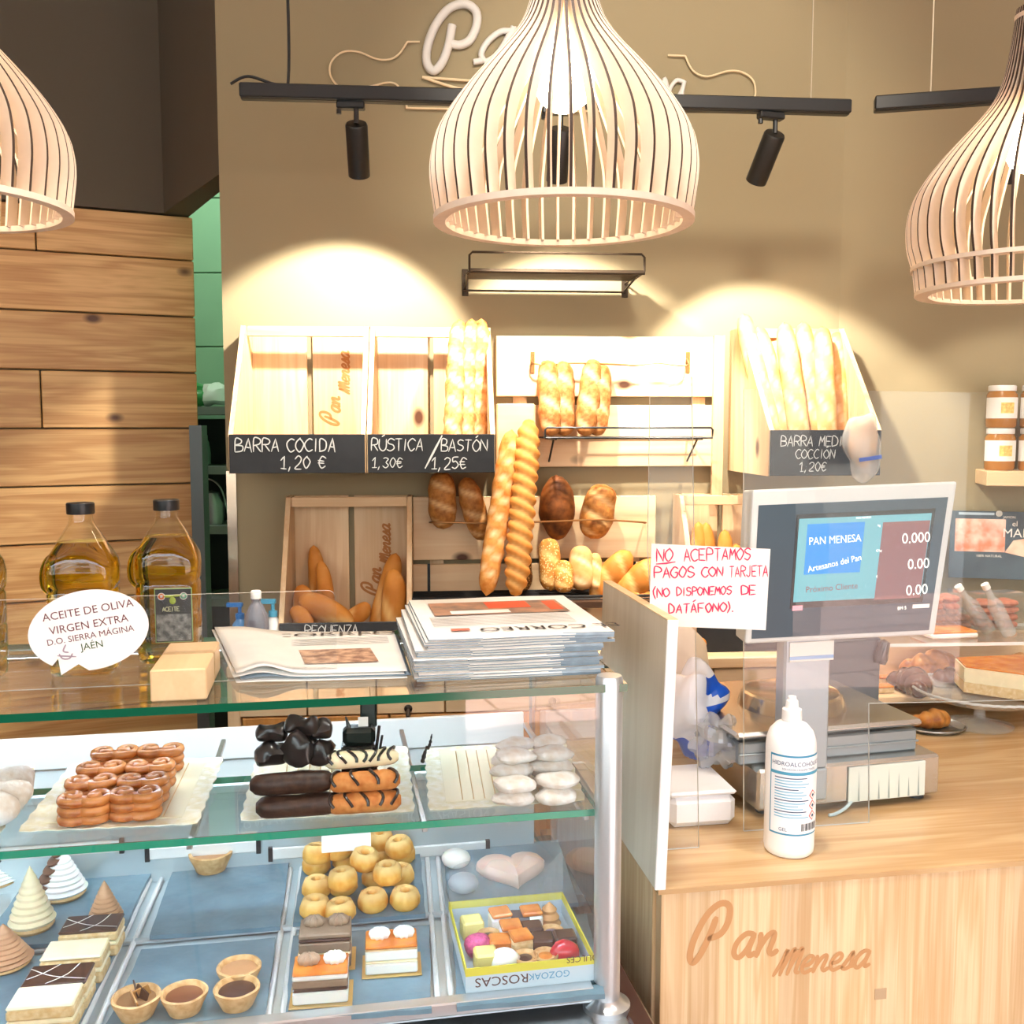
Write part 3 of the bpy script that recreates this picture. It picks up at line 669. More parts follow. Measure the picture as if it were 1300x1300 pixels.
b.build('grid', MT['black'], ws, smooth=True)
# mid wires with loaves behind them
b = MB(); b.tube([FB.w(*p) for p in smooth_path([on(548, 664, -.034), on(552, 663, -.12), on(620, 664, -.125), on(700, 662, -.125), on(760, 660, -.125), on(815, 663, -.12), on(818, 664, -.034)], 5)], .0028, 6)
put(b.build('wire_rail', wr, smooth=True), 'thin wire rail holding the dark loaves on the lower board', 'rail')
# lowest shelf
zl = FB.hit(650, 757, -.2)[1]
xa = FB.hit(521, 757, -.22)[0]; xb = FB.hit(845, 757, -.22)[0]
ls = thing('wire_shelf', 'long dark wire shelf carrying the row of sesame loaves', 'shelf', FB.w(xa, 0, zl), FB.a)
b = MB(); b.tube([(0, -.22, 0), (xb - xa, -.22, 0)], .004, 6); 
for i in range(1, 8): b.tube([(0, -.22 + i * .026, -.012), (xb - xa, -.22 + i * .026, -.012)], .0025, 5)
b.build('rods', MT['black'], ls)
b = MB(); b.bbox(0, xb - xa, -.215, -.03, -.034, -.0165, .002); b.build('tray', plain('dark_wood_tray', (84, 60, 44), .5), ls)
for x in (.05, xb - xa - .05): 
    b = MB(); b.box(x - .004, x + .004, -.034, -.03, -.05, .07); b.tube([(x, -.03, -.036), (x, -.2, -.036)], .003, 6); b.build('bracket', MT['black'], ls)
# wall wire shelf high up under the big lamp
hs = thing('wall_rack', 'dark metal wall rack with rail, empty, under the big pendant lamp', 'rack', FB.w(*on(700, 350, 0)), FB.a)
yF = -.21
A0 = rel(hs, on(596, 342, yF)); A1 = rel(hs, on(818, 342, yF)); A2 = rel(hs, on(818, 323, yF)); 
bm_ = plain('dark_bronze_metal', (62, 50, 38), .4, .6)
zt = A0[2]; za = A2[2]
b = MB(); b.tube([(A0[0], yF, zt), (A0[0], yF, za - .008), (A0[0] + .008, yF, za), (A1[0] - .008, yF, za), (A1[0], yF, za - .008), (A1[0], yF, zt)], .0035, 6); b.build('guard_rail', bm_, hs, smooth=True)
b = MB(); 
for i in range(9): yy = yF + i * .0165; b.bbox(A0[0], A1[0], yy - .0072, yy + .0072, zt - .006, zt, .001)
b.bbox(A0[0] - .002, A1[0] + .002, yF - .003, yF + .001, zt - .009, zt + .003, .001); b.build('slatted_shelf', bm_, hs)
xl, zl1 = FB.hit(586, 342, 0); zl2 = FB.hit(586, 376, 0)[1]; xr, _ = FB.hit(793, 342, 0); ox, oz = FB.loc(hs.location)[0], hs.location.z
for x in (xl - ox + .01, xr - ox):
    b = MB(); b.bbox(x - .009, x + .009, -.008, -.001, zl2 - oz, zl1 - oz, .001); b.tube([(x, -.004, zt - .004), (x, yF + .01, zt - .004)], .0035, 6); b.tube([(x, -.006, zl2 - oz + .02), (x, yF + .03, zt - .006)], .0035, 6)
    for zz in (zl2 - oz + .012, zl1 - oz - .012): b.lathe([(0, 0), (.005, -.001), (.005, -.003)][::-1], 8, M=TM(x, -.0095, zz, rx=R(-90)))
    b.build('bracket', bm_, hs)
b = MB(); zb_ = FB.hit(700, 370, -.02)[1] - oz; b.tube([(xl - ox, -.02, zb_), (xr - ox, -.02, zb_)], .003, 6); b.build('tie_rod', bm_, hs)

# ------------------------------------------------------------------ wall letters
sg = thing('wall_sign', 'white script wall letters with thin rolling-pin outline behind the big lamp', 'sign', FB.w(*on(700, 100, 0)), FB.a)
def wp(px, py, y=-.012): return rel(sg, on(px, py, y))
letter = plain('white_letter', (222, 220, 216), .5); cream = plain('cream_line', (236, 214, 176), .5)
def letters(strokes, r, name='letter', mat=letter, sz=.55):
    b = MB()
    for st in strokes: b.tube(smooth_path([wp(*p) for p in st], 6), r, 8, sz=1.0)
    return b.build(name, mat, sg, smooth=True, angle=80)
letters([[(574, 32), (570, 55), (562, 78), (551, 90), (542, 80), (543, 58), (553, 32), (570, 11), (590, 5), (604, 14), (605, 32), (597, 50), (585, 57), (573, 56)]], .0125)
letters([[(650, 40), (636, 40), (620, 52), (611, 68), (617, 78), (632, 68), (648, 42), (652, 36), (646, 60), (648, 76), (660, 72)], [(601, 79), (612, 77)]], .009)
letters([[(664, 42), (668, 58), (662, 78)], [(664, 70), (680, 48), (694, 42), (698, 54), (692, 72), (704, 76)]], .009)
xc = 708
for wd in ([[(0, 38), (8, 12), (12, 0), (14, 14), (12, 36)], [(13, 30), (24, 6), (30, 0), (31, 16), (30, 36)], [(31, 30), (42, 4), (48, 0), (49, 18), (50, 36), (56, 35)]],
           [[(0, 24), (10, 20), (13, 13), (7, 9), (1, 18), (2, 30), (10, 35), (18, 30)]], [[(0, 12), (3, 22), (1, 36)], [(2, 30), (10, 14), (18, 10), (20, 20), (18, 32), (25, 34)]],
           [[(0, 24), (10, 20), (13, 13), (7, 9), (1, 18), (2, 30), (10, 35), (18, 30)]], [[(0, 32), (8, 18), (11, 8), (14, 20), (13, 32), (5, 36)]], [[(19, 12), (10, 10), (2, 20), (1, 31), (8, 35), (16, 24), (20, 11)], [(20, 11), (17, 26), (19, 34), (27, 31)]]):
    letters([[(xc + p[0], 92 + p[1]) for p in st] for st in wd], .0062)
    xc += max(p[0] for st in wd for p in st) + 2
letters([[(533, 53), (517, 53)], [(517, 53), (508, 67), (496, 75), (478, 75), (455, 66), (435, 66), (421, 78), (419, 94), (428, 108), (440, 111), (468, 110), (490, 105), (503, 107), (510, 118), (516, 134), (519, 137), (560, 138)],
         [(848, 70), (870, 71)], [(870, 71), (880, 90), (898, 97), (925, 90), (943, 92), (956, 102), (959, 118), (955, 130)], [(560, 138), (700, 141), (850, 140), (900, 139)]], .0028, 'outline', cream)
letters([[(536, 98), (620, 104), (700, 108)], [(536, 98), (585, 113), (640, 120)]], .004, 'underline', cream)

# ------------------------------------------------------------------ bread on the back wall
def bread(name, label, cat, foot, end, r, mat, group=None, **k):
    p = FB.w(*foot); q = FB.w(*end); o = loaf(name, (q - p).length, r, BR[mat], **k); stand(o, p, q); return put(o, label, cat, group)
# two bundles in crate two
for i, (a, c, s) in enumerate((((573, 560), (583, 405), 1), ((588, 560), (599, 404), 2), ((604, 560), (611, 404), 3))):
    bread('rustic_baguette', ['tall floury rustic baguette leaning leftmost in the RÚSTICA crate', 'middle one of the three tall floury baguettes in the RÚSTICA crate', 'tall floury baguette leaning rightmost in the RÚSTICA crate'][i], 'baguette',
          on(a[0], a[1] + 22, -.24 + i * .02), on(c[0], c[1], -.10), .027 + .002 * (i == 2), 'flour', 'floury baguettes in the RÚSTICA crate', cuts=6, amp=.09, nz=.26, seed=s, taper=.3, tip=.4)
# baguettes in the right crate
bb = [((986, 566), (943, 398), -.26, -.10), ((1002, 566), (962, 414), -.24, -.12), ((1018, 560), (978, 420), -.17, -.06), ((1019, 566), (995, 409), -.29, -.16), ((1034, 566), (1019, 408), -.25, -.12), ((1050, 566), (1044, 414), -.27, -.14), ((1064, 566), (1062, 420), -.21, -.09), ((1088, 570), (1070, 428), -.22, -.08)]
for i, (a, c, d1, d2) in enumerate(bb):
    lab = ['first and tallest', 'second', 'short recessed third', 'fourth, front', 'fifth', 'sixth', 'seventh', 'last, thin'][i]
    bread('baguette', lab + ' pale baguette from the left in the BARRA MEDIA crate', 'baguette', on(a[0], a[1] + 14, d1), on(c[0], c[1], d2), .030 if i < 7 else .022, 'pale', 'pale baguettes in the right crate', cuts=4, amp=.07, nz=.05, seed=20 + i, taper=.3, tip=.45, skew=2.4)
# crusty loaves on the wire shelf
zs_ = ws.location.z + c_[0][2] + .004
for i, (pa_, pb_) in enumerate((((700, 552), (695, 457)), ((717, 552), (714, 458)), ((742, 552), (754, 456)), ((757, 552), (764, 462)))):
    f0 = on(pa_[0], pa_[1], -.13 + .02 * (i % 2)); f0 = (f0[0], f0[1], zs_); bread('crusty_loaf', ['crusty floured loaf leaning first on the black wire shelf', 'crusty floured loaf leaning second on the black wire shelf', 'crusty floured loaf tilted right, third on the black wire shelf', 'crusty floured loaf tilted right, last on the black wire shelf'][i], 'bread', f0, on(pb_[0], pb_[1], -.06), .032, 'flour', 'floured loaves on the wire shelf', cuts=3, amp=.25, nz=.12, seed=30 + i, taper=.32)
# dark loaves behind the wire
for i, (pa_, pb_, r, m_, lab) in enumerate((((563, 672), (560, 598), .040, 'rustic', 'dark blunt loaf behind the wire rail, left end'), ((613, 686), (590, 606), .034, 'rustic', 'brown scored loaf tilted left behind the wire rail'), ((708, 686), (706, 603), .052, 'dark', 'pointed dark brown loaf with one long cut behind the wire rail'), ((750, 684), (768, 615), .048, 'rustic', 'rough brown loaf tilted right behind the wire rail'))):
    bread('rye_loaf', lab, 'bread', on(pa_[0], pa_[1], -.085), on(pb_[0], pb_[1], -.085), r, m_, 'loaves behind the wire rail', cuts=1.4 if i == 2 else 3, amp=.14, nz=.12, seed=40 + i, taper=.5 if i != 2 else 1.0, tip=.5, flat=.8)
# long baguettes in front
bread('baguette', 'long wrinkled baguette leaning beside the braided one', 'baguette', on(617, 757, -.24), on(650, 545, -.16), .029, 'gold', cuts=9, amp=.1, nz=.2, seed=50, taper=.25)
bread('braided_baguette', 'long glossy braided baguette leaning on the lower shelf', 'baguette', on(654, 757, -.245), on(672, 532, -.165), .0335, 'plainb', cuts=15, amp=.26, skew=.9, braid=True, n=110, seed=51, taper=.25)
xa, za = FB.hit(631, 512, -.10); xb, zb = FB.hit(680, 620, -.10)
pbg = MB(); pbg.bbox(0, xb - xa, -.015, .015, 0, za - zb + .05, .004); put(pbg.build('bread_bin_board', MT['pale'], loc=FB.w(xa, -.065, zb - .05), rot=(0, 0, FB.a)), 'pale upright board behind the long baguettes', 'board')
zl_ = zl + .006
for i, (x_, top, r, m_, lab) in enumerate(((663, 697, .030, 'seed', 'dark seeded loaf standing next to the braided baguette'), (699, 683, .031, 'seedgold', 'tallest sesame loaf on the long dark shelf'), (716, 712, .028, 'seedgold', 'short sesame loaf standing in front of the tallest one'), (739, 693, .034, 'pale', 'split pale loaf standing right of the sesame loaves'), (757, 702, .020, 'pale', 'thin pale roll standing at the end of the sesame loaves'))):
    f0 = on(x_, 757, -.15 - .03 * (i == 2)); f0 = (f0[0], f0[1], zl_); bread('seeded_loaf', lab, 'bread', f0, on(x_ - 2, top, -.10 - .03 * (i == 2)), r, m_, 'loaves on the long dark shelf', cuts=2, amp=.12, nz=.08, seed=60 + i, taper=.35, flat=.9)
for i, (pa_, pb_, r, lab) in enumerate((((752, 762), (800, 700), .040, 'glossy split roll lying left at the panel'), ((778, 768), (836, 712), .042, 'glossy split roll lying second, partly behind the panel'), ((760, 764), (830, 757), .030, 'glossy roll lying lowest behind the panel'))):
    bread('glazed_roll', lab, 'bread', on(pa_[0], pa_[1], -.13 - .02 * i), on(pb_[0], pb_[1], -.12 - .02 * i), r, 'plainb', 'glossy rolls by the panel', cuts=3, amp=.15, seed=70 + i, taper=.7)
# slipper breads in lower-left crate
zc = ZC + .03
for i, (pa_, pb_, d, r, lab) in enumerate((((404, 800), (398, 692), -.05, .026, 'upright slipper bread at the back of the REQUENZA crate'), ((415, 800), (407, 712), -.08, .024, 'second upright slipper bread in the REQUENZA crate'), ((380, 800), (384, 742), -.12, .030, 'short curled slipper bread at the left of the REQUENZA crate'), ((450, 798), (380, 758), -.18, .036, 'long slipper bread lying slanted across the REQUENZA crate'), ((433, 790), (470, 768), -.10, .026, 'small slipper bread lying in the middle of the REQUENZA crate'), ((474, 802), (503, 702), -.08, .030, 'tall slipper bread leaning in the right corner of the REQUENZA crate'), ((494, 806), (500, 722), -.15, .034, 'broad slipper bread at the front right of the REQUENZA crate'), ((392, 806), (372, 770), -.2, .026, 'slipper bread end at the front left of the REQUENZA crate'))):
    p = on(pa_[0], pa_[1], d); p = (p[0], p[1], max(p[2], zc)); bread('slipper_bread', lab, 'bread', p, on(pb_[0], pb_[1], d), r, 'plainb', 'slipper breads in the REQUENZA crate', cuts=1, amp=.08, nz=.05, seed=80 + i, taper=.6, flat=.75, bend=.006)
for i, (pa_, pb_) in enumerate((((884, 712), (887, 662)), ((900, 712), (896, 663)), ((922, 712), (920, 672)), ((936, 715), (934, 690)))):
    bread('bread_roll', ['golden roll standing first above the notice', 'golden roll standing second above the notice', 'golden roll standing third above the notice', 'low golden roll standing last above the notice'][i], 'roll', on(pa_[0], pa_[1] + 60, -.14), on(pb_[0], pb_[1], -.12), .026, 'plainb', 'golden rolls above the notice', cuts=2, amp=.1, seed=90 + i, taper=.6)

# ------------------------------------------------------------------ back counter
yC = -.34; LC = 2.35; X0 = FB.hit(289, 900, yC)[0]
bc = thing('back_counter', 'long pine back counter with drawers and doors under the bread crates', 'counter', FB.w(X0, yC, 0), FB.a)
X1 = cx_ + .0 - X0
b = MB(); b.bbox(0, X1, -.01, -yC - .002, ZC - .03, ZC, .003); b.build('worktop', MT['cratex'], bc)
b = MB(); b.box(.005, X1, .02, -yC - .002, .0, ZC - .031); b.build('carcass', MT['cab'], bc)
def lx(px): return FB.hit(px, 900, yC)[0] - X0
edges = [.004, lx(390), lx(478), lx(565)] 
while edges[-1] < X1 - .3: edges.append(edges[-1] + .24)
edges.append(X1)
for a, c in zip(edges, edges[1:]):
    b = MB(); b.bbox(a + .002, c - .002, 0, .02, ZC - .135, ZC - .034, .002); b.build('drawer', MT['pale'], bc)
de = [.004 + .03, lx(494), lx(494) + (lx(494) - .034), X1]
b = MB(); b.bbox(.0, .032, -.002, .02, 0, ZC - .034, .002); b.build('end_post', MT['crate'], bc)
for i, (a, c) in enumerate(zip(de, de[1:])):
    b = MB(); b.bbox(a + .003, c - .003, 0, .02, .08, ZC - .139, .002); d = b.build('door', MT['cab'], bc)
    if i: continue
for i in (1,):
    x = de[i] + .05; zz = FB.hit(511, 922, yC)[1]
    b = MB(); b.tube([(x, -.002, zz - .045), (x, -.025, zz - .035), (x, -.025, zz + .035), (x, -.002, zz + .045)], .006, 8)
    for s in (-.048, .048): b.lathe([(.011, 0), (.011, .004), (.004, .007)], 10, M=TM(x, -.001, zz + s, rx=R(90)))
    b.build('handle', plain('dark_handle', (56, 44, 38), .3, .6), bc, smooth=True)
# bottles on the back counter, seen through the acrylic
def at_counter(px, y=-.2): x, _ = FB.hit(px, 800, y); return FB.w(x, y, ZC + .001)
p = at_counter(326, -.28)
t = thing('water_bottle', 'clear plastic water bottle with white cap behind the loose newspaper', 'bottle', p)
b = MB(); b.lathe([(.001, 0), (.030, .002), (.033, .01), (.031, .03), (.033, .05), (.031, .07), (.033, .09), (.030, .12), (.016, .15), (.012, .155), (.012, .165)], 20); b.build('body', plain('bottle_plastic', (200, 206, 226), .1, trans=.7, ior=1.3), t, smooth=True)
b = MB(); b.lathe([(.014, .165), (.014, .183), (.012, .186)], 16); b.build('cap', MT['white'], t, smooth=True)
b = MB()
for i in range(3): hand(b, 'ESS', -.016, .055 + i * .022, .012, .002, jit=.1, M=TM(0, -.0345, 0, rx=R(90)))
b.build('label_print', plain('label_grey', (90, 84, 100), .6), t)
for px, y, h, lab, cm in ((347, -.24, .13, 'small white pump bottle with light blue head beside the crate', (90, 190, 230)), (305, -.22, .12, 'blue and white pump bottle behind the clear water bottle', (40, 120, 200))):
    t = thing('pump_bottle', lab, 'bottle', at_counter(px, y))
    b = MB(); b.lathe([(.001, 0), (.019, .001), (.020, .01), (.020, h * .72), (.012, h * .8), (.010, h * .84)], 18); b.build('body', MT['white'] if px == 347 else plain('blue_liquid', (90, 150, 210), .2), t, smooth=True)
    b = MB(); b.lathe([(.012, h * .84), (.012, h * .95), (.005, h * .97), (.005, h * 1.1)], 14); b.bbox(-.035, .008, -.007, .007, h * 1.1, h * 1.2, .002); b.build('pump_head', plain('blue_pump', cm, .35), t, smooth=True)
# clear bag of bread hanging on the right crate
p = FB.w(*on(1096, 562, -D3 - .05)); t = thing('bread_bag', 'clear plastic bag of bread hanging over the right crate corner', 'bag', p, FB.a)
b = MB(); b.blob((0, 0, 0), .05, .03, .085, .35, 22, 20, 14, seed=4, fn=lambda q: .12 * q.z * -1); b.build('film', sheet_glass('bag_film', (.9, .9, .9), .15, haze=.28), t, smooth=True)
b = MB(); b.blob((0, 0, .004), .040, .022, .065, .2, 25, seed=6); b.att([0] * len(b.v)); b.build('bread', BR['pale'], t, smooth=True)
b = MB(); b.box(-.03, .03, -.0335, -.032, -.045, -.035, M=TM(0, 0, 0, 0, R(-8), 0)); b.build('blue_print', plain('blue_ink', (50, 90, 190), .4), t)
# ------------------------------------------------------------------ glass display case
ZT = 1.293                                          # top of the glass
pc0 = EYE + ray(797, 868) * ((ZT - EYE.z) / ray(797, 868).z)
FC = Frame((pc0.x, pc0.y), 10.5)                    # x to the left is negative, y goes back
CW = 1.75; CD = .62                                 # width, depth
ZS = 1.103                                          # top of the glass shelf
ZD = .845                                           # deck
case = thing('display_case', 'glass pastry display case with steel frame on the left', 'display case', FC.w(0, 0, 0), FC.a)
def pane(name, x0, x1, y0, y1, z0, z1, edge, parent=case, gm=None):
    """thin real pane: clear faces, coloured edge faces"""
    b = MB(); b.box(x0, x1, y0, y1, z0, z1); d = (x1 - x0, y1 - y0, z1 - z0); thin = d.index(min(d))
    cl = {2: (0, 1), 1: (2, 3), 0: (4, 5)}[thin]; b.m = [0 if i in cl else 1 for i in range(6)]
    return b.build(name, [gm or MT['glass'], edge], parent)
pane('top_glass', -CW, .0, .0, CD - .20, ZT - .011, ZT, MT['gedge'])
pane('front_glass', -CW, -.012, .006, .012, ZD + .012, ZT - .0115, MT['gedge'])
pane('end_glass', -.013, -.007, .03, CD, ZD - .01, ZT - .012, plain('teal_glass_edge', (60, 130, 150), .2))
sx1 = FC.hit(742, 1004, .035)[0]
pane('glass_shelf', -CW + .02, -.03, .035, .265, ZS - .010, ZS, MT['gedge2'])
b = MB(); b.bbox(-CW + .03, -.04, .056, .064, ZS - .0135, ZS - .0105, .001); b.build('light_bar', MT['black'], case)
led = plain('led_white', (212, 234, 255), .4, emit=60)
b = MB(); b.box(-CW + .04, -.05, .057, .063, ZS - .0142, ZS - .0137); b.build('led_strip', led, case)
b = MB(); b.box(-CW + .04, -.05, CD - .235, CD - .228, ZT - .0157, ZT - .0150); b.build('led_strip', led, case)
b = MB(); b.bbox(-CW + .03, -.04, CD - .238, CD - .225, ZT - .015, ZT - .0115, .001); b.build('light_bar', MT['alu'], case)
# corner post with cap and foot flange
b = MB(); b.lathe([(.0001, ZD - .03), (.019, ZD - .03), (.019, ZT + .004), (.017, ZT + .009), (.0001, ZT + .010)], 28, M=TM(-.022, .016, 0)); b.build('corner_post', plain('matt_aluminium', (206, 212, 216), .32, .7), case, smooth=True)
b = MB(); b.lathe([(.0001, ZD - .035), (.034, ZD - .035), (.034, ZD - .022), (.024, ZD - .018), (.0195, ZD - .012)], 28, M=TM(-.022, .016, 0)); b.build('post_flange', MT['alu'], case, smooth=True)
# frame: front rail, vented sill, lower body, plinth
b = MB(); b.bbox(-CW, -.045, -.004, .018, ZD - .006, ZD + .013, .002); b.build('front_rail', MT['alu'], case)
b = MB(); b.bbox(-CW, .0, -.05, CD, ZD - .045, ZD - .030, .002); b.bbox(-CW, .0, -.05, -.038, ZD - .2, ZD - .045, .002); b.build('sill', MT['steel'], case)
b = MB()
for i in range(30): b.bbox(-.105 - i * .055, -.078 - i * .055, -.033, -.027, ZD - .0299, ZD - .0288, .0004)
put(b.build('vent_slots', MT['black'], case), kind='stuff')
b = MB(); b.bbox(-CW, .03, -.04, CD, .12, ZD - .046, .003); b.build('cabinet_body', plain('dark_brown_panel', (66, 44, 38), .4), case)
b = MB(); b.bbox(.0, .034, -.045, CD, .1, ZD - .046 + .018, .004); b.build('end_cheek', plain('brown_gloss', (72, 46, 40), .25), case)
# interior: side lining, floor pan, back wall with ledge and door pulls
lin_ = plain('bright_steel', (206, 218, 222), .32, .55, bump=.03, bump_sc=200)
b = MB(); b.box(-CW, -.03, .013, CD - .03, ZD - .018, ZD - .004); b.build('deck_pan', lin_, case)
yb, _ = 0, 0
YB = CD - .13
b = MB(); b.box(-CW, -.03, YB, YB + .012, ZD - .004, ZS - .10); b.bbox(-CW, -.03, YB - .028, CD, ZS - .10, ZS - .082, .003); b.build('back_wall', lin_, case)
for xa, xb in ((0, 157), (189, 330), (345, 480), (500, 620)):
    xl = FC.hit(xa, 1080, YB)[0]; xr_ = FC.hit(xb, 1080, YB)[0]; zz = FC.hit((xa + xb) / 2, 1078, YB)[1]
    b = MB(); b.bbox(xl, xr_, YB - .006, YB - .0005, zz - .011, zz + .011, .002); b.build('door_pull', MT['white'], case)
    for xx in (xl, xr_): b = MB(); b.box(xx - .006, xx + .002, YB - .0075, YB - .0005, zz - .013, zz + .013); b.build('pull_end', MT['black'], case)
b = MB(); b.bbox(-CW + .0, -.03, CD - .03, CD - .02, ZS - .08, ZS - .02, .002); b.build('back_rail', MT['white'], case)
for px in (275, 520, 700):
    x = FC.hitz(px, 990, ZS - .04)[0]; b = MB(); b.bbox(x - .004, x + .004, .04, YB, ZS - .018, ZS - .009, .001); b.build('shelf_arm', MT['alu'], case)
# tray runners between slates
def CZ(px, py, z): return FC.hitz(px, py, z)
zsl = ZD + .012
def slate(label, q, ob=True):
    """q: near-left, near-right, far-right, far-left pixels"""
    P = [CZ(px, py, zsl) for px, py in q]; cx = sum(p[0] for p in P) / 4; cy = sum(p[1] for p in P) / 4
    out = []
    for i in range(4):
        a = P[i]; c = P[(i + 1) % 4]
        for k in range(8):
            t = k / 8; out.append((a[0] * (1 - t) + c[0] * t - cx + rnd.uniform(-.0012, .0012), a[1] * (1 - t) + c[1] * t - cy + rnd.uniform(-.0012, .0012)))
    b = MB(); b.prism(out, -.007, 0)
    return put(b.build('slate_plate', MT['slate'], loc=FC.w(cx, cy, zsl), rot=(0, 0, FC.a)), label, 'plate', 'slate plates on the case deck')
slate('empty slate plate in the far row behind the three tartlets', [(190, 1188), (355, 1176), (368, 1090), (221, 1101)])
slate('slate plate in the near row carrying the tartlets', [(128, 1316), (335, 1297), (350, 1190), (180, 1205)])
slate('slate plate in the far row under the cream cones', [(-30, 1205), (152, 1190), (196, 1099), (40, 1110)])
slate('slate plate in the near row under the chocolate and white cake bars', [(-110, 1330), (90, 1318), (148, 1205), (-60, 1222)])
slate('slate plate in the far row under the mini ring cakes', [(372, 1172), (540, 1160), (533, 1078), (386, 1089)])
slate('slate plate in the near row under the three cake slices', [(362, 1296), (548, 1280), (545, 1174), (372, 1188)])
slate('slate plate in the far row under the pink heart pastries', [(572, 1158), (735, 1146), (708, 1066), (562, 1077)])
slate('slate plate in the near row under the assorted pastry box', [(580, 1278), (768, 1262), (745, 1160), (574, 1172)])
for pa_, pb_ in (((108, 1316), (206, 1098)), ((349, 1296), (378, 1087)), ((565, 1280), (548, 1076))):
    A1_ = CZ(pa_[0], pa_[1], ZD); A2_ = CZ(pb_[0], pb_[1], ZD); b = MB()
    for s in (-.010, .010): b.tube([(A1_[0] + s, A1_[1], ZD), (A2_[0] + s, A2_[1], ZD)], .0045, 8)
    b.build('tray_runner', MT['white'], case, smooth=True)
xL = CZ(0, 1196, ZD)[0]; b = MB(); yy = CZ(270, 1187, ZD)[1]; b.bbox(-CW + .02, -.04, yy - .006, yy + .006, ZD - .003, ZD + .004, .002); b.build('cross_rail', MT['alu'], case)

# ------------------------------------------------------------------ pastries on the deck
past = bread_mat('shortcrust', (226, 186, 134), (204, 156, 100), (240, 210, 170), sc=80)
choc = plain('chocolate', (66, 38, 26), .3, noise_amt=.2, noise_sc=60, coat=.3); mocha = plain('mocha_cream', (150, 126, 104), .5, noise_amt=.12, noise_sc=50)
cream_m = plain('vanilla_cream', (252, 234, 196), .5, noise_amt=.08, noise_sc=60, sss=.2); sponge = plain('sponge', (232, 206, 158), .8, c2=(216, 180, 124), noise_sc=120, bump=.8, bump_sc=160)
merg = plain('white_icing', (250, 248, 242), .5, sss=.2); egg = plain('burnt_yolk_glaze', (232, 150, 62), .2, c2=(206, 110, 34), noise_sc=30, coat=.4); pink = plain('pink_icing', (246, 208, 190), .35, sss=.2)
gold = plain('gold_card', (226, 190, 120), .3, .7)
DZ = zsl + .0006
def cw(px, py, z=DZ): x, y = CZ(px, py, z); return FC.w(x, y, z)
def tart(px, py, r, fill, label, shard=False):
    r *= 1.04
    x_, y_ = CZ(px, py, DZ); y_ = max(y_, r + .016)
    t = thing('tartlet', label, 'tartlet', FC.w(x_, y_, DZ), rnd.uniform(0, 6), group='filled tartlets on the slates')
    wob = lambda a, z: 1 + .02 * math.sin(18 * a) + .015 * math.sin(5 * a + z * 90)
    h = r * .84
    b = MB(); b.lathe([(0, 0), (r * .68, 0), (r * .82, h * .4), (r * .98, h * .82), (r * 1.0, h), (r * .9, h * 1.04), (r * .84, h * .95), (r * .8, h * .8), (0, h * .78)], 36, wob=wob); b.att([0] * len(b.v)); b.build('shell', past, t, smooth=True)
    b = MB(); b.lathe([(0, 0), (r * .80, 0), (r * .72, h * .05), (0, h * .08)][:], 24, M=TM(z=h * .79)); b.build('filling', fill, t, smooth=True)
    if shard:
        for i in range(4): b = MB(); b.box(-.012, .012, -.001, .001, 0, .016, M=TM(rnd.uniform(-.01, .01), rnd.uniform(-.01, .01), h * .8, rnd.uniform(-.6, .6), .3, rnd.uniform(0, 3))); b.build('chocolate_shard', choc if i % 2 else plain('caramel', (190, 140, 80), .3), t)
caramel = plain('caramel_filling', (204, 150, 104), .3); cocoa = plain('cocoa_filling', (124, 72, 44), .4); dark = plain('dark_filling', (74, 44, 32), .4)
tart(268, 1103, .037, caramel, 'tartlet with caramel filling alone at the back of the empty slate')
tart(304, 1248, .030, caramel, 'tartlet with pale caramel filling behind the dark filled one')
tart(299, 1290, .030, dark, 'tartlet with dark chocolate filling in front of the caramel one')
tart(232, 1293, .030, cocoa, 'tartlet with hollow cocoa brown filling in the middle of the row')
tart(171, 1297, .031, plain('nut_cream', (150, 110, 70), .5), 'tartlet topped with nut and chocolate shards', True)
def cone(px, py, r, h, mat, label, lean=0, discs=False, base=None, rings=9):
    t = thing('cream_cone', label, 'pastry', cw(px, py), 0, group='piped cream cones')
    pr = [(0, 0), (r * .75, .0), (r * .95, h * .10)]; n = rings * 4
    for i in range(n + 1): u = i / n; pr.append((max(.0006, r * (1 - u) ** .85 * (1 + .06 * math.sin(u * rings * 2 * math.pi))), h * (.12 + .88 * u)))
    b = MB(); b.lathe(pr, 32, wob=lambda a, z: 1 + .02 * math.sin(a * 3 + z * 80)); o = b.build('piped_cream', mat, t, rot=(lean, 0, 0), smooth=True)
    b = MB(); b.lathe([(0, -.001), (r * .85, -.001), (r * .98, h * .05), (r * .9, h * .12), (0, h * .12)], 28); b.att([0] * len(b.v)); b.build('pastry_base', past, t, smooth=True)
    if discs:
        for i in range(5): b = MB(); u = .2 + i * .17; b.lathe([(0, 0), (r * .42 * (1.1 - u * .5), 0), (r * .42 * (1.1 - u * .5), .004), (0, .006)], 18, M=TM(-r * (1 - u) * .75, -r * (1 - u) * .55, h * (.1 + .88 * u), R(25), R(-20), 0)); b.build('chocolate_disc', plain('milk_chocolate', (116, 84, 66), .35), t, smooth=True)
cone(41, 1177, .034, .100, cream_m, 'tall vanilla cream cone at the front of the left slate')
cone(134, 1168, .026, .066, plain('toffee_cream', (206, 160, 122), .45), 'small toffee coloured cream cone beside the cake bars')
cone(80, 1136, .038, .085, merg, 'white cream cone with a row of chocolate discs down its side', discs=True)
cone(6, 1224, .038, .062, plain('toffee_cream2', (200, 152, 116), .45), 'toffee coloured cream cone cut by the picture edge')
cone(-8, 1118, .045, .05, merg, 'low white meringue at the far left corner')
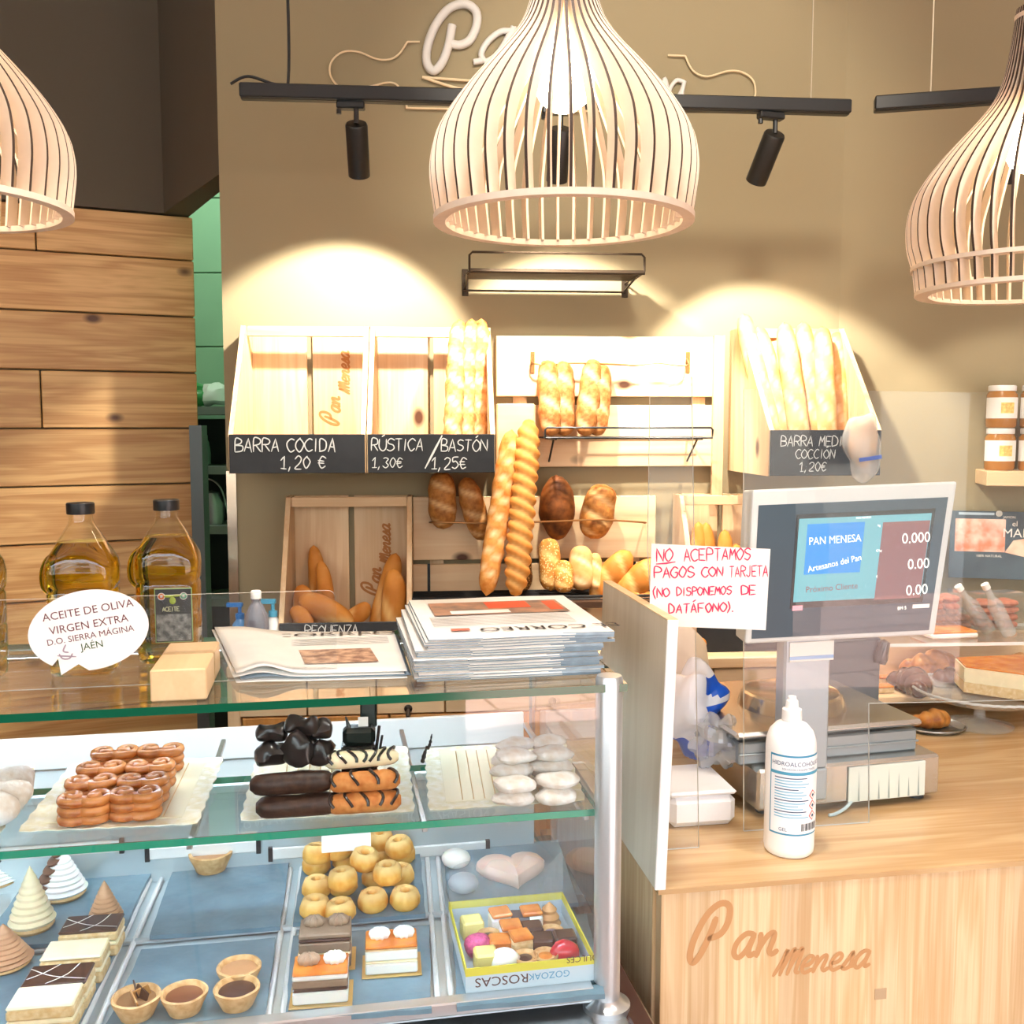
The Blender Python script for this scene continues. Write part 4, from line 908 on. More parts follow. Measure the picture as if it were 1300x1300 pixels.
def bar(px, py, topm, label, i):
    x_, y_ = CZ(px, py, DZ); y_ = max(y_, .042)
    t = thing('cake_bar', label, 'cake', FC.w(x_, y_, DZ), FC.a - R(2), group='cake bars in a row')
    w, d, h = .042, .026, .041
    b = MB(); b.bbox(-w, w, -d, d, 0, h * .42, .004); b.build('sponge', sponge, t)
    b = MB(); b.bbox(-w, w, -d, d, h * .43, h * .58, .002); b.build('cream', cream_m, t)
    b = MB(); b.bbox(-w, w, -d, d, h * .59, h * .93, .003); b.build('sponge', sponge, t)
    b = MB(); b.bbox(-w * .99, w * .99, -d * .99, d * .99, h * .94, h * 1.06, .002); b.build('icing', topm, t)
    if topm is choc:
        b = MB()
        for s in ([(-.038, -.010), (-.020, .004), (-.004, .024)], [(-.010, -.024), (.012, -.004), (.022, .024)], [(-.040, .016), (-.006, -.006), (.040, -.018)]): b.ribbon(smooth_path([(a, c, 0) for a, c in s], 5), .0018, h * 1.064)
        b.build('icing_lines', merg, t)
bar(118, 1206, choc, 'cake bar with dark chocolate icing and white lines, furthest back', 0)
bar(97, 1240, cream_m, 'cake bar with plain cream icing, second from the back', 1)
bar(76, 1274, choc, 'cake bar with dark chocolate icing and white lines, third from the back', 2)
bar(56, 1310, cream_m, 'cake bar with plain cream icing, nearest the glass', 3)
# mini ring cakes in a pile
ringm = bread_mat('ring_cake_crumb', (248, 192, 98), (236, 162, 62), (252, 222, 158), sc=60)
def ringcake(px, py, z, label, tilt=(0, 0), r=.0245, iced=False):
    b = MB(); n = 28; h = r * 1.25
    pr = [(r * .30, .002), (r * .8, 0), (r * 1.0, h * .2), (r * 1.0, h * .55), (r * .85, h * .88), (r * .6, h), (r * .36, h * .93), (r * .22, h * .7), (r * .22, h * .3)]
    b.lathe(pr, n, wob=lambda a, z: 1 + .03 * math.sin(a * 8) * (z > .004)); b.m = [0] * len(b.m)
    k = [.55 if v[2] > h * .82 else 0 for v in b.v]; b.att(k)
    x, y = CZ(px, py, z); o = b.build('ring_cake', ringm, loc=FC.w(x, y, z), rot=(R(tilt[0]), R(tilt[1]), rnd.uniform(0, 6)), smooth=True)
    return put(o, label, 'cake', 'yellow mini ring cakes in a heap')
L1 = [((400, 1162), 'front row, leftmost'), ((433, 1166), 'front row, second, behind the mocha slice'), ((474, 1153), 'front row, third'), ((514, 1150), 'front row, rightmost on the bare slate'),
      ((402, 1136), 'second row, left end'), ((436, 1132), 'second row, middle'), ((478, 1122), 'second row, behind the third front one'), ((508, 1120), 'second row, right end'), ((402, 1106), 'back row, left end'), ((440, 1100), 'back row, middle'), ((480, 1094), 'back row, right of middle'), ((510, 1092), 'back row, right end')]
for (p, l) in L1: ringcake(p[0], p[1], DZ, 'yellow mini ring cake on the bottom layer, ' + l, (rnd.uniform(-4, 4), rnd.uniform(-4, 4)))
L2 = [((436, 1126), 'front left of the upper layer', 0), ((492, 1118), 'front right of the upper layer, white topped', 1), ((402, 1094), 'back left of the upper layer', 0), ((430, 1088), 'behind the price card', 0), ((462, 1100), 'highest, in the middle', 0), ((483, 1074), 'far back of the upper layer', 0), ((508, 1084), 'lying at the back right edge', 0)]
for (p, l, w_) in L2:
    ringcake(p[0], p[1], DZ + .029 + (.012 if 'highest' in l else 0), 'yellow mini ring cake ' + l, (rnd.uniform(-10, 10), rnd.uniform(-10, 10)))
x, y = CZ(440, 1082, DZ + .06); b = MB(); b.bbox(-.042, .042, -.0006, .0006, 0, .028, .0003); put(b.build('price_card', MT['paper'], loc=FC.w(x, y, DZ + .062), rot=(R(-30), 0, FC.a)), 'blank white price card stuck in the heap of ring cakes', 'card')
# three decorated cake slices on gold cards
def slice_(px, py, layers, tops, label, w=.0375, d=.026):
    x_, y_ = CZ(px, py, DZ); y_ = max(y_, .050)
    t = thing('cake_slice', label, 'cake', FC.w(x_, y_, DZ), FC.a - R(3), group='decorated cake slices')
    b = MB(); b.bbox(-w - .005, w + .006, -d - .006, d + .006, 0, .0014, .0004); b.build('cake_card', gold, t)
    z = .0016
    for m_, h in layers:
        h *= 1.35
        b = MB(); b.bbox(-w, w, -d, d, z, z + h - .0003, .002); b.build('layer', m_, t); z += h
    for i, m_ in enumerate(tops):
        b = MB(); b.blob((0, 0, 0), .016, .011, .009, 0, n=20, m=8, fn=lambda q: .12 * math.sin(9 * math.atan2(q.y, q.x))); b.build('cream_shell', m_, t, loc=(-w * .45 + i * w * .95, .004, z + .005), smooth=True)
    return t
slice_(414, 1219, [(mocha, .014), (cream_m, .003), (mocha, .012), (choc, .004), (mocha, .006)], [mocha, mocha], 'mocha cake slice with grey brown cream, at the back left')
slice_(497, 1226, [(merg, .012), (cream_m, .003), (merg, .011), (sponge, .002), (egg, .003)], [merg, merg], 'white cream cake slice with two white shells, right of the others')
slice_(408, 1272, [(merg, .013), (choc, .004), (mocha, .008), (merg, .005), (egg, .003)], [plain('coffee_shell', (176, 146, 122), .4), merg], 'layered cake slice with one coffee and one white shell, nearest the glass')
# pink heart pastries and iced buns behind the box
def heart(px, py, s, label, mat=pink):
    b = MB(); P = []
    for i in range(28):
        a = 2 * math.pi * i / 28; P.append((s * 16 * math.sin(a) ** 3 / 16, s * (13 * math.cos(a) - 5 * math.cos(2 * a) - 2 * math.cos(3 * a) - math.cos(4 * a)) / 16))
    P = P[::-1]; n = 28; v = []; f = []
    for k, (sc_, z) in enumerate(((.9, 0), (1, .006), (1, .014), (.88, .022), (.5, .026), (.0001, .027))): v += [(x * sc_, y * sc_, z) for x, y in P]
    for j in range(5):
        for i in range(n): i2 = (i + 1) % n; f.append((j * n + i, j * n + i2, j * n + n + i2, j * n + n + i))
    f.append(tuple(range(n - 1, -1, -1)))
    b.add(v, f); x, y = CZ(px, py, DZ); return put(b.build('heart_pastry', mat, loc=FC.w(x, y, DZ), rot=(0, 0, FC.a), smooth=True), label, 'pastry')
heart(650, 1110, .062, 'large pink iced heart pastry behind the assorted box')
def bun(px, py, r, label, m_=merg):
    x, y = CZ(px, py, DZ); b = MB(); b.blob((0, 0, r * .6), r, r, r * .62, .06, 30, seed=px); return put(b.build('iced_bun', m_, loc=FC.w(x, y, DZ), smooth=True), label, 'bun')
bun(579, 1100, .026, 'white iced bun at the left corner behind the box'); bun(588, 1132, .026, 'grey iced bun against the left edge of the box', plain('grey_icing', (176, 186, 196), .4))
# assorted pastry box with printed rim
P = [CZ(592, 1258, ZD + .02), CZ(757, 1242, ZD + .02), CZ(728, 1122, ZD + .02), CZ(580, 1134, ZD + .02)]
bx = thing('pastry_box', 'open cardboard pastry box with yellow and blue printed rim', 'box', FC.w((P[0][0] + P[1][0]) / 2, .016, DZ), FC.a)
BW = (P[1][0] - P[0][0]) / 2; BDp = .20; bh = .036
card = plain('blue_white_card', (206, 222, 234), .5); ycard = plain('yellow_card', (226, 214, 70), .5)
b = MB(); b.bbox(-BW, BW, 0, BDp, 0, .002, .0005); b.build('box_floor', card, bx)
for nm, (xa, xb, ya, yb_) in (('front_wall', (-BW, BW, 0, .002)), ('rear_wall', (-BW, BW, BDp - .002, BDp)), ('side_wall', (-BW, -BW + .002, .002, BDp - .002)), ('side_wall', (BW - .002, BW, .002, BDp - .002))):
    b = MB(); b.box(xa, xb, ya, yb_, .002, bh * .68); b.box(xa, xb, ya, yb_, bh * .68, bh, 1); wl_ = b.build(nm, [card, ycard], bx)
    if nm == 'front_wall': fw = wl_
ink = plain('brown_ink', (90, 54, 50), .6); binkm = plain('light_blue_ink', (90, 160, 200), .6)
printed('printed_word', 'ROSCAS', .019, ink, fw, (-BW * .45, -.0006, .021), (R(90), R(180), 0), sx=1.1)
printed('printed_word', 'GOZOAK', .014, binkm, fw, (BW * .28, -.0006, .020), (R(90), R(180), 0))
printed('printed_word', 'DULCES', .013, ink, fw, (BW * .80, -.0006, .039), (R(90), R(180), 0))
# scalloped clear film standing at the back and sides
b = MB(); v = []; n = 40
for i in range(n + 1):
    x = -BW + 2 * BW * i / n; z = bh + .05 + .018 * abs(math.sin(i / n * math.pi * 3.5)); v += [(x, BDp - .006, bh - .01), (x, BDp - .006 + .004 * math.sin(i), z)]
b.add(v, [(2 * i, 2 * i + 2, 2 * i + 3, 2 * i + 1) for i in range(n)]); b.build('film_collar', sheet_glass('film', (.96, .97, .97), .1, haze=.12), bx, smooth=True)
items = [('.70,.80', 'sq', merg, egg), ('.38,.82', 'sq', merg, plain('orange_jelly', (236, 150, 84), .25)), ('.08,.80', 'sq', plain('lemon_cream', (246, 232, 150), .5), None), ('.90,.82', 'cone', plain('brown_praline', (200, 150, 96), .5), None),
         ('.22,.58', 'tart', choc, None), ('.44,.56', 'sq', merg, egg), ('.66,.58', 'sq', choc, None), ('.86,.54', 'tart', plain('raspberry_grey', (110, 96, 130), .3), None), ('.08,.42', 'blob', plain('pink_sugar', (226, 96, 150), .5, noise_amt=.4, noise_sc=200), None), ('.30,.40', 'sq', egg, None), ('.50,.36', 'sq', sponge, egg),
         ('.72,.36', 'sq', choc, None), ('.12,.20', 'sq', plain('lemon_cream2', (244, 228, 140), .5), None), ('.30,.14', 'blob', merg, None), ('.50,.14', 'tart', choc, None), ('.70,.14', 'tart', egg, None), ('.90,.18', 'blob', plain('cherry_glaze', (206, 30, 50), .15, coat=.6), None), ('.58,.80', 'sq', plain('dark_cube', (70, 66, 72), .35), None), ('.95,.36', 'sq', choc, None)]
words = {'sq': 'square iced petit four', 'cone': 'swirled praline petit four', 'tart': 'tiny round tart', 'blob': 'rounded glazed petit four'}
cols = ['orange glazed, back right', 'orange jelly topped, back', 'pale lemon, back left corner', 'brown, far right', 'dark, left of centre', 'yolk topped, in the middle', 'chocolate, right of centre', 'grey berry, by the right wall', 'bright pink sugared, by the left wall', 'solid orange, left', 'sponge with orange top, centre', 'chocolate, near the cherry one', 'pale lemon, front left corner', 'white, by the front rim', 'chocolate, at the front rim centre', 'amber, at the front rim', 'bright red cherry, front right corner', 'slate coloured, back centre', 'chocolate, right edge']
for i, (pos, kd, m1, m2) in enumerate(items):
    u, v_ = map(float, pos.split(',')); x = -BW + .018 + u * (2 * BW - .036); y = .02 + v_ * (BDp - .04); wp_ = bx.matrix_basis @ Vector((x, y, .0026))
    if kd == 'sq':
        b = MB(); b.bbox(-.0165, .0165, -.0155, .0155, 0, .030, .003); 
        if m2: b.bbox(-.016, .016, -.015, .015, .0302, .037, .002, 1)
    elif kd == 'tart': b = MB(); b.lathe([(0, 0), (.015, 0), (.0195, .020), (.018, .022), (.0155, .018)], 18, 1); b.lathe([(.0157, .017), (.0, .020)], 18, 0)
    elif kd == 'cone': b = MB(); b.lathe([(0, 0), (.015, 0), (.019, .010), (.015, .015), (.016, .020), (.011, .027), (.012, .032), (0, .044)], 18)
    else: b = MB(); b.blob((0, 0, .017), .022, .018, .018, .15, 60, seed=i)
    o = b.build('petit_four', [m1, m2 or past], loc=wp_ , rot=(0, 0, FC.a + rnd.uniform(-.15, .15)), smooth=kd != 'sq'); put(o, words[kd] + ' in the printed box, ' + cols[i], 'petit four', 'petits fours in the printed box')

# ------------------------------------------------------------------ trays on the glass shelf
doily = plain('doily_paper', (250, 246, 232), .6, c2=(236, 226, 190), noise_sc=70, bump=.7, bump_sc=120); plastic = plain('tray_white', (244, 242, 236), .35)
zt_ = ZS + .0006
def tray(label, q, inner=gold):
    P = [CZ(px, py, zt_) for px, py in q]; cx = sum(p[0] for p in P) / 4; cy = sum(p[1] for p in P) / 4
    t = thing('cake_tray', label, 'tray', FC.w(cx, cy, zt_), FC.a, group='gold doily trays on the glass shelf')
    Q = [(p[0] - cx, p[1] - cy) for p in P]; out = []
    for i in range(4):
        a, c = Vector(Q[i]), Vector(Q[(i + 1) % 4]); n = 14; nn = (c - a).normalized(); nn = Vector((nn.y, -nn.x))
        for k in range(n): s = .003 * abs(math.sin(math.pi * k / n * 7)); out.append(tuple(a.lerp(c, k / n) + nn * s))
    b = MB(); b.prism(out, 0, .0012); b.build('doily_edge', doily, t)
    b = MB(); b.prism([(x * .80, y * .84) for x, y in Q], .0013, .0024); b.build('tray_board', plain('pale_gold_board', (242, 234, 204), .4, .1), t)
    b = MB()
    for i in range(9):
        u = -.72 + i * .18; a = Vector(Q[0]).lerp(Vector(Q[1]), .5 + u * .5); c = Vector(Q[3]).lerp(Vector(Q[2]), .5 + u * .5); b.tube([(a.x * .8, a.y * .8, .0026), (c.x * .8, c.y * .8, .0026)], .0008, 4)
    b.build('tray_ribs', gold, t); return t
tray('gold doily tray under the glazed palm pastries', [(24, 1056), (250, 1046), (283, 962), (92, 970)])
tray('gold doily tray under the chocolate pastries', [(306, 1042), (525, 1030), (516, 948), (328, 957)])
tray('gold doily tray under the sugar dusted puffs', [(546, 1029), (742, 1016), (716, 942), (540, 951)])
tray('gold doily tray at the far left with white meringues', [(-230, 1072), (0, 1058), (44, 975), (-150, 984)])
ZP = zt_ + .0036
palm = bread_mat('glazed_palm', (214, 128, 62), (166, 84, 34), (240, 186, 130), sc=50); palm.node_tree.nodes['Principled BSDF'].inputs['Roughness'].default_value = .2; palm.node_tree.nodes['Principled BSDF'].inputs['Coat Weight'].default_value = .5
def palm_mesh():
    b = MB(); w = .0155
    for s in (-1, 1):
        P = [(s * .001, -.012, .006), (s * .012, -.016, .006), (s * .027, -.010, .006), (s * .031, .003, .006), (s * .024, .013, .0065), (s * .012, .012, .007), (s * .007, .002, .007), (s * .014, -.005, .0075), (s * .020, .001, .0075)]
        b.tube(smooth_path(P, 4), .0056, 8, sz=1.25)
    b.blob((0, -.001, .0055), .016, .010, .0045)
    b.att([.35 if v[2] > .0105 else 0 for v in b.v]); return b
pm_o = None
def palms(px, py, n, label):
    global pm_o
    x, y = CZ(px, py, ZP)
    for i in range(n):
        if pm_o is None: pm_o = palm_mesh().build('palm_pastry', palm, smooth=True, angle=80); o = pm_o
        else: o = pm_o.copy(); COL.objects.link(o)
        o.location = FC.w(x + rnd.uniform(-.001, .001), y + rnd.uniform(-.001, .001), ZP + i * .0125); o.rotation_euler = (0, 0, FC.a + rnd.uniform(-.08, .08)); o.scale = (1.0, 1.1, 1)
        pos = 'top' if i == n - 1 else ['lowest', 'second', 'third'][min(i, 2)]
        put(o, f'{pos} glazed palm pastry of the {label}', 'pastry', 'glazed palm pastries in stacks')
palms(108, 1042, 3, 'front left stack'); palms(172, 1036, 3, 'front right stack')
palms(116, 1020, 3, 'left stack of the second row'); palms(183, 1017, 3, 'right stack of the second row')
palms(130, 1001, 3, 'left stack of the third row'); palms(192, 998, 3, 'right stack of the third row')
palms(147, 980, 3, 'left stack of the back row'); palms(204, 977, 3, 'right stack of the back row')
# chocolate pastries
dchoc = plain('dark_chocolate_rough', (72, 48, 36), .45, c2=(48, 30, 24), noise_sc=80, bump=.6, bump_sc=90); blkchoc = plain('black_chocolate', (42, 36, 36), .28, noise_amt=.3, noise_sc=40, coat=.4)
def log(px, py, z, L_, r, m_, label, rz=0, stripes=0, name='chocolate_roll', body=None, sxz=.8, nz=.08, cat='pastry', rx=0):
    x, y = CZ(px, py, ZP); t = thing(name, label, cat, FC.w(x, y, z), FC.a + R(rz), group='chocolate pastries on the middle tray')
    b = MB(); n = 16; v = []
    P = [(-L_ / 2 + L_ * i / n, 0, r * sxz + .001) for i in range(n + 1)]; rr = [r * max(.42, (1 - abs(2 * i / n - 1) ** 9) ** .5) for i in range(n + 1)]
    b.tube(P, rr, 14, sz=sxz)
    b.v = [(a, c * (1 + nz * noise.noise(Vector((a, c, d)) * 60)), max(.0, d * (1 + nz * noise.noise(Vector((a, c, d)) * 50 + Vector((px, 0, 0)))))) for a, c, d in b.v]
    o = b.build('body', body or m_, t, smooth=True)
    for i in range(stripes):
        xx = -L_ * .4 + L_ * .8 * i / max(1, stripes - 1); Q = [(xx + .006 * math.sin(a * 2 + i), (r + .0008) * math.cos(a), r * sxz + .001 + (r * sxz + .0008) * math.sin(a)) for a in [math.pi * k / 9 for k in range(10)]]
        b = MB(); b.tube(Q, .0022, 6); b.build('chocolate_stripe', blkchoc, t, smooth=True)
    return t
puff = bread_mat('puff_orange', (222, 150, 84), (196, 112, 50), (240, 200, 150), sc=70)
log(378, 1037, ZP, .112, .0168, dchoc, 'lower rough dark chocolate roll at the front of the middle tray', sxz=.95); log(372, 1037, ZP + .0325, .114, .0162, dchoc, 'upper rough dark chocolate roll lying on the lower one', sxz=.95)
log(462, 1032, ZP, .104, .0155, puff, 'lower puff bar with dark chocolate stripes', stripes=5, name='striped_bar', sxz=.95); log(463, 1031, ZP + .030, .100, .0148, puff, 'middle puff bar with chocolate stripes, stacked on the lower one', stripes=4, name='striped_bar', sxz=.95)
log(460, 1026, ZP + .059, .104, .0135, cream_m, 'top cream bar chequered with chocolate patches', stripes=7, name='striped_bar', rz=4, sxz=.9)
for i, (px, dz, L_, r, rz, lab) in enumerate(((346, .066, .046, .0165, 8, 'glossy black chocolate piece at the left of the pile'), (347, .098, .044, .013, -8, 'glossy black chocolate piece stacked on the left one'), (384, .066, .040, .0235, 60, 'big glossy black chocolate piece in the middle of the pile'), (408, .066, .036, .0185, 80, 'glossy black chocolate piece at the right of the pile'), (386, .110, .050, .014, -28, 'highest glossy black chocolate piece with a ridged top'), (409, .102, .032, .0145, 5, 'black chocolate piece on top of the right one'))):
    x, y = CZ(px, 1030, ZP); xx_, yy_ = x, y
    o = log(px, 1030, ZP + dz, L_, r, blkchoc, lab, rz=rz, name='chocolate_piece', nz=.35, sxz=.95); o.location = FC.w(x, y + .006 * (i % 2), ZP + dz)
# black plastic tongs box and clip on top of the bars
x, y = CZ(462, 1024, ZP); t = thing('tray_clip', 'black plastic ticket clip with folded label on top of the striped bars', 'clip', FC.w(x, y + .012, ZP + .0585), FC.a - R(4))
b = MB(); b.bbox(-.028, .018, -.015, .015, .03, .056, .006); b.build('clip_base', plain('black_green_plastic', (24, 36, 34), .3), t)
b = MB(); b.bbox(-.004, .020, .006, .012, .05, .09, .003, M=TM(0, 0, 0, R(-8))); b.build('clip_back', plain('black_green_plastic2', (24, 36, 34), .3), t)
b = MB(); b.bbox(-.006, .008, -.004, -.003, .056, .070, .0003); b.build('paper_label', MT['paper'], t)
b = MB(); b.lathe([(.004, 0), (.001, .022)], 8, M=TM(-.018, -.002, .05, 0, R(-15))); b.tube([(.016, -.016, .0), (.024, -.016, .06)], .0025, 6); b.tube([(.02, -.014, .0), (.028, -.012, .045)], .002, 6); b.box(-.03, .02, -.014, .014, -.016, .03); b.build('clip_stalk', blkchoc, t)
b = MB(); x, y = CZ(536, 968, ZP); b.tube(smooth_path([(0, 0, 0), (.006, 0, .02), (.012, 0, .028), (.016, 0, .046)]), [.003, .004, .003, .004, .003, .003, .002, .002, .004, .004, .003, .002, .003, .002, .003, .001, .002, .001, .001][:19], 6)
put(b.build('chocolate_twig', blkchoc, loc=FC.w(x, y, ZP), rot=(0, 0, FC.a), smooth=True), 'thin dark chocolate twig standing between two trays', 'chocolate')
# sugar puffs
sug = plain('icing_sugar', (244, 242, 240), .9, c2=(222, 206, 190), noise_sc=45, bump=1, bump_sc=120)
k = 0
for i, (px, py) in enumerate(((655, 1022), (708, 1018), (652, 1004), (700, 1000), (650, 988), (692, 984))):
    for j in range(3 if i > 1 else 2):
        x, y = CZ(px, py, ZP); b = MB(); b.blob((0, 0, .011), .032, .020, .0115, .35, 40, 16, 8, seed=i * 3 + j)
        b.v = [(a, c, max(0, d)) for a, c, d in b.v]
        put(b.build('sugar_puff', sug, loc=FC.w(x + rnd.uniform(-.003, .003), y, ZP + j * .021), rot=(0, 0, FC.a + rnd.uniform(-.2, .2)), smooth=True),
            f"{['lowest', 'second', 'top'][j]} sugar dusted puff of the {['front left', 'front right', 'middle left', 'middle right', 'back left', 'back right'][i]} pile", 'pastry', 'sugar dusted puffs')
for i, (px, py) in enumerate(((12, 1030), (18, 1010), (-6, 1046))):
    x, y = CZ(px, py, ZP); b = MB(); b.blob((0, 0, .02), .032, .03, .024, .25, 40, 16, 10, seed=50 + i); put(b.build('meringue', sug, loc=FC.w(x, y, ZP), smooth=True), ['middle white meringue on the far left tray', 'rearmost white meringue on the far left tray', 'nearest white meringue on the far left tray, cut by the frame'][i], 'meringue', 'meringues on the far left tray')

# ------------------------------------------------------------------ on top of the glass
ZG = ZT + .0006
def gz(px, py, z=ZG): return FC.hitz(px, py, z)
# acrylic sneeze guard with wooden foot
xr_, yA = gz(428, 858); 
sgd = thing('sneeze_guard', 'low clear acrylic sneeze guard standing on the case top', 'guard', FC.w(0, yA, 0), FC.a)
za = FC.hit(430, 749, yA)[1]; 
out = []; x1_, x0_ = xr_, -CW + .05
for cxx, czz, a0 in ((x1_ - .012, za - .012, 0),):
    arc = [(cxx + .012 * math.cos(a), czz + .012 * math.sin(a)) for a in [math.pi / 2 * k / 6 for k in range(7)]]
out = [(x0_, ZG), (x1_, ZG)] + arc + [(x0_, za)]
b = MB(); n = len(out); v = [(x, -.002, z) for x, z in out] + [(x, .002, z) for x, z in out]
b.add(v, [tuple(range(n)), tuple(range(2 * n - 1, n - 1, -1))] + [(i, n + i, n + (i + 1) % n, (i + 1) % n) for i in range(n)]); b.m = [0, 0] + [1] * n
b.build('acrylic_sheet', [MT['acryl'], MT['aedge']], sgd)
gx, gy = gz(228, 890); bw_ = .036; hb = .042
bk = thing('wooden_block', 'pale wooden block support slotted over the acrylic guard', 'block', FC.w(gx, gy, ZG), FC.a)
b = MB(); b.bbox(-bw_, bw_ * .95, 0, yA - gy - .004, 0, hb, .002); b.build('front_block', MT['block'], bk); 
b = MB(); b.bbox(-bw_, bw_ * .95, yA - gy + .004, yA - gy + .07, 0, hb, .002); b.build('rear_block', MT['block'], bk)
# speech bubble sign
bub = thing('speech_bubble_sign', 'white oval speech bubble sign for olive oil from Jaén', 'sign', FC.w(*((lambda q: (q[0], yA - .05, ZG))(FC.hit(113, 800, yA - .05)))), FC.a)
def bl(px, py): x, z = FC.hit(px, py, yA - .05); q = FC.w(x, yA - .05, z) - bub.location; return (q.dot(FC.u), q.z)
cxp, cyp = bl(113, 800); ax = (bl(188, 800)[0] - cxp); 
P = []
rot = R(9)
for i in range(48):
    a = 2 * math.pi * i / 48
    ex, ey = ax * 1.02 * math.cos(a), .053 * math.sin(a)
    P.append((cxp + ex * math.cos(rot) - ey * math.sin(rot), cyp + ex * math.sin(rot) + ey * math.cos(rot)))
t1_, t2_, t3_ = bl(74, 836), bl(78, 857), bl(100, 843)
res = []; done = False
for p in P:
    if t1_[0] - .002 < p[0] < t3_[0] + .004 and p[1] < cyp - .01:
        if not done: res += [t1_, (t2_[0], max(t2_[1], .0005)), t3_]; done = True
    else: res.append(p)
b = MB(); n = len(res); b.add([(x, -.001, z) for x, z in res] + [(x, .001, z) for x, z in res], [tuple(range(n)), tuple(range(2 * n - 1, n - 1, -1))] + [(i, n + i, n + (i + 1) % n, (i + 1) % n) for i in range(n)])
plate = b.build('plate', plain('glossy_white_card', (246, 245, 243), .4), bub)
inkp = plain('plum_ink', (110, 62, 66), .6); inkg = plain('green_ink', (52, 88, 40), .6)
for s_, px, py, sz, m_ in (('ACEITE DE OLIVA', 113, 779, .0145, inkp), ('VIRGEN EXTRA', 114, 797, .0145, inkp), ('D.O. SIERRA MÁGINA', 116, 810, .0115, inkp), ('JAÉN', 118, 823, .0130, inkg)):
    x, z = bl(px, py); printed('printed_line', s_, sz, m_, plate, (x, -.0015, z), (R(90), -R(8.5), 0))
b = MB(); x, z = bl(84, 830); 
for q in ([(-.008, 0), (-.004, -.006), (.004, -.006), (.008, 0)], [(0, .012), (-.003, .004), (.003, .002)], [(-.010, -.002), (.012, -.004)]): b.ribbon(smooth_path([(x + a, z + c, 0) for a, c in q], 4), .002)
b.build('small_drawing', plain('lilac_ink', (170, 150, 160), .6), plate, loc=(0, -.0015, 0), rot=FACE)
# oil bottles
oil = plain('olive_oil', (220, 190, 56), .03, trans=1, ior=1.20); petm = sheet_glass('clear_pet', (.95, .95, .9), .03)
capm = plain('black_cap', (26, 28, 30), .35); lab_m = plain('label_dark', (48, 50, 52), .5); lab_e = plain('label_green', (150, 176, 110), .5)
def sq_ring(w, d, z, p=4.0, n=32): return [(w * abs(math.cos(a)) ** (2 / p) * (1 if math.cos(a) >= 0 else -1), d * abs(math.sin(a)) ** (2 / p) * (1 if math.sin(a) >= 0 else -1), z) for a in [2 * math.pi * (i + .5) / n for i in range(n)]]
def sweep(b, rings, mi=0):
    n = len(rings[0]); v = [p for r_ in rings for p in r_]; f = []
    for j in range(len(rings) - 1):
        for i in range(n): i2 = (i + 1) % n; f.append((j * n + i, j * n + i2, j * n + n + i2, j * n + n + i))
    f.append(tuple(range(n - 1, -1, -1))); f.append(tuple(range((len(rings) - 1) * n, len(rings) * n))); return b.add(v, f, mi)
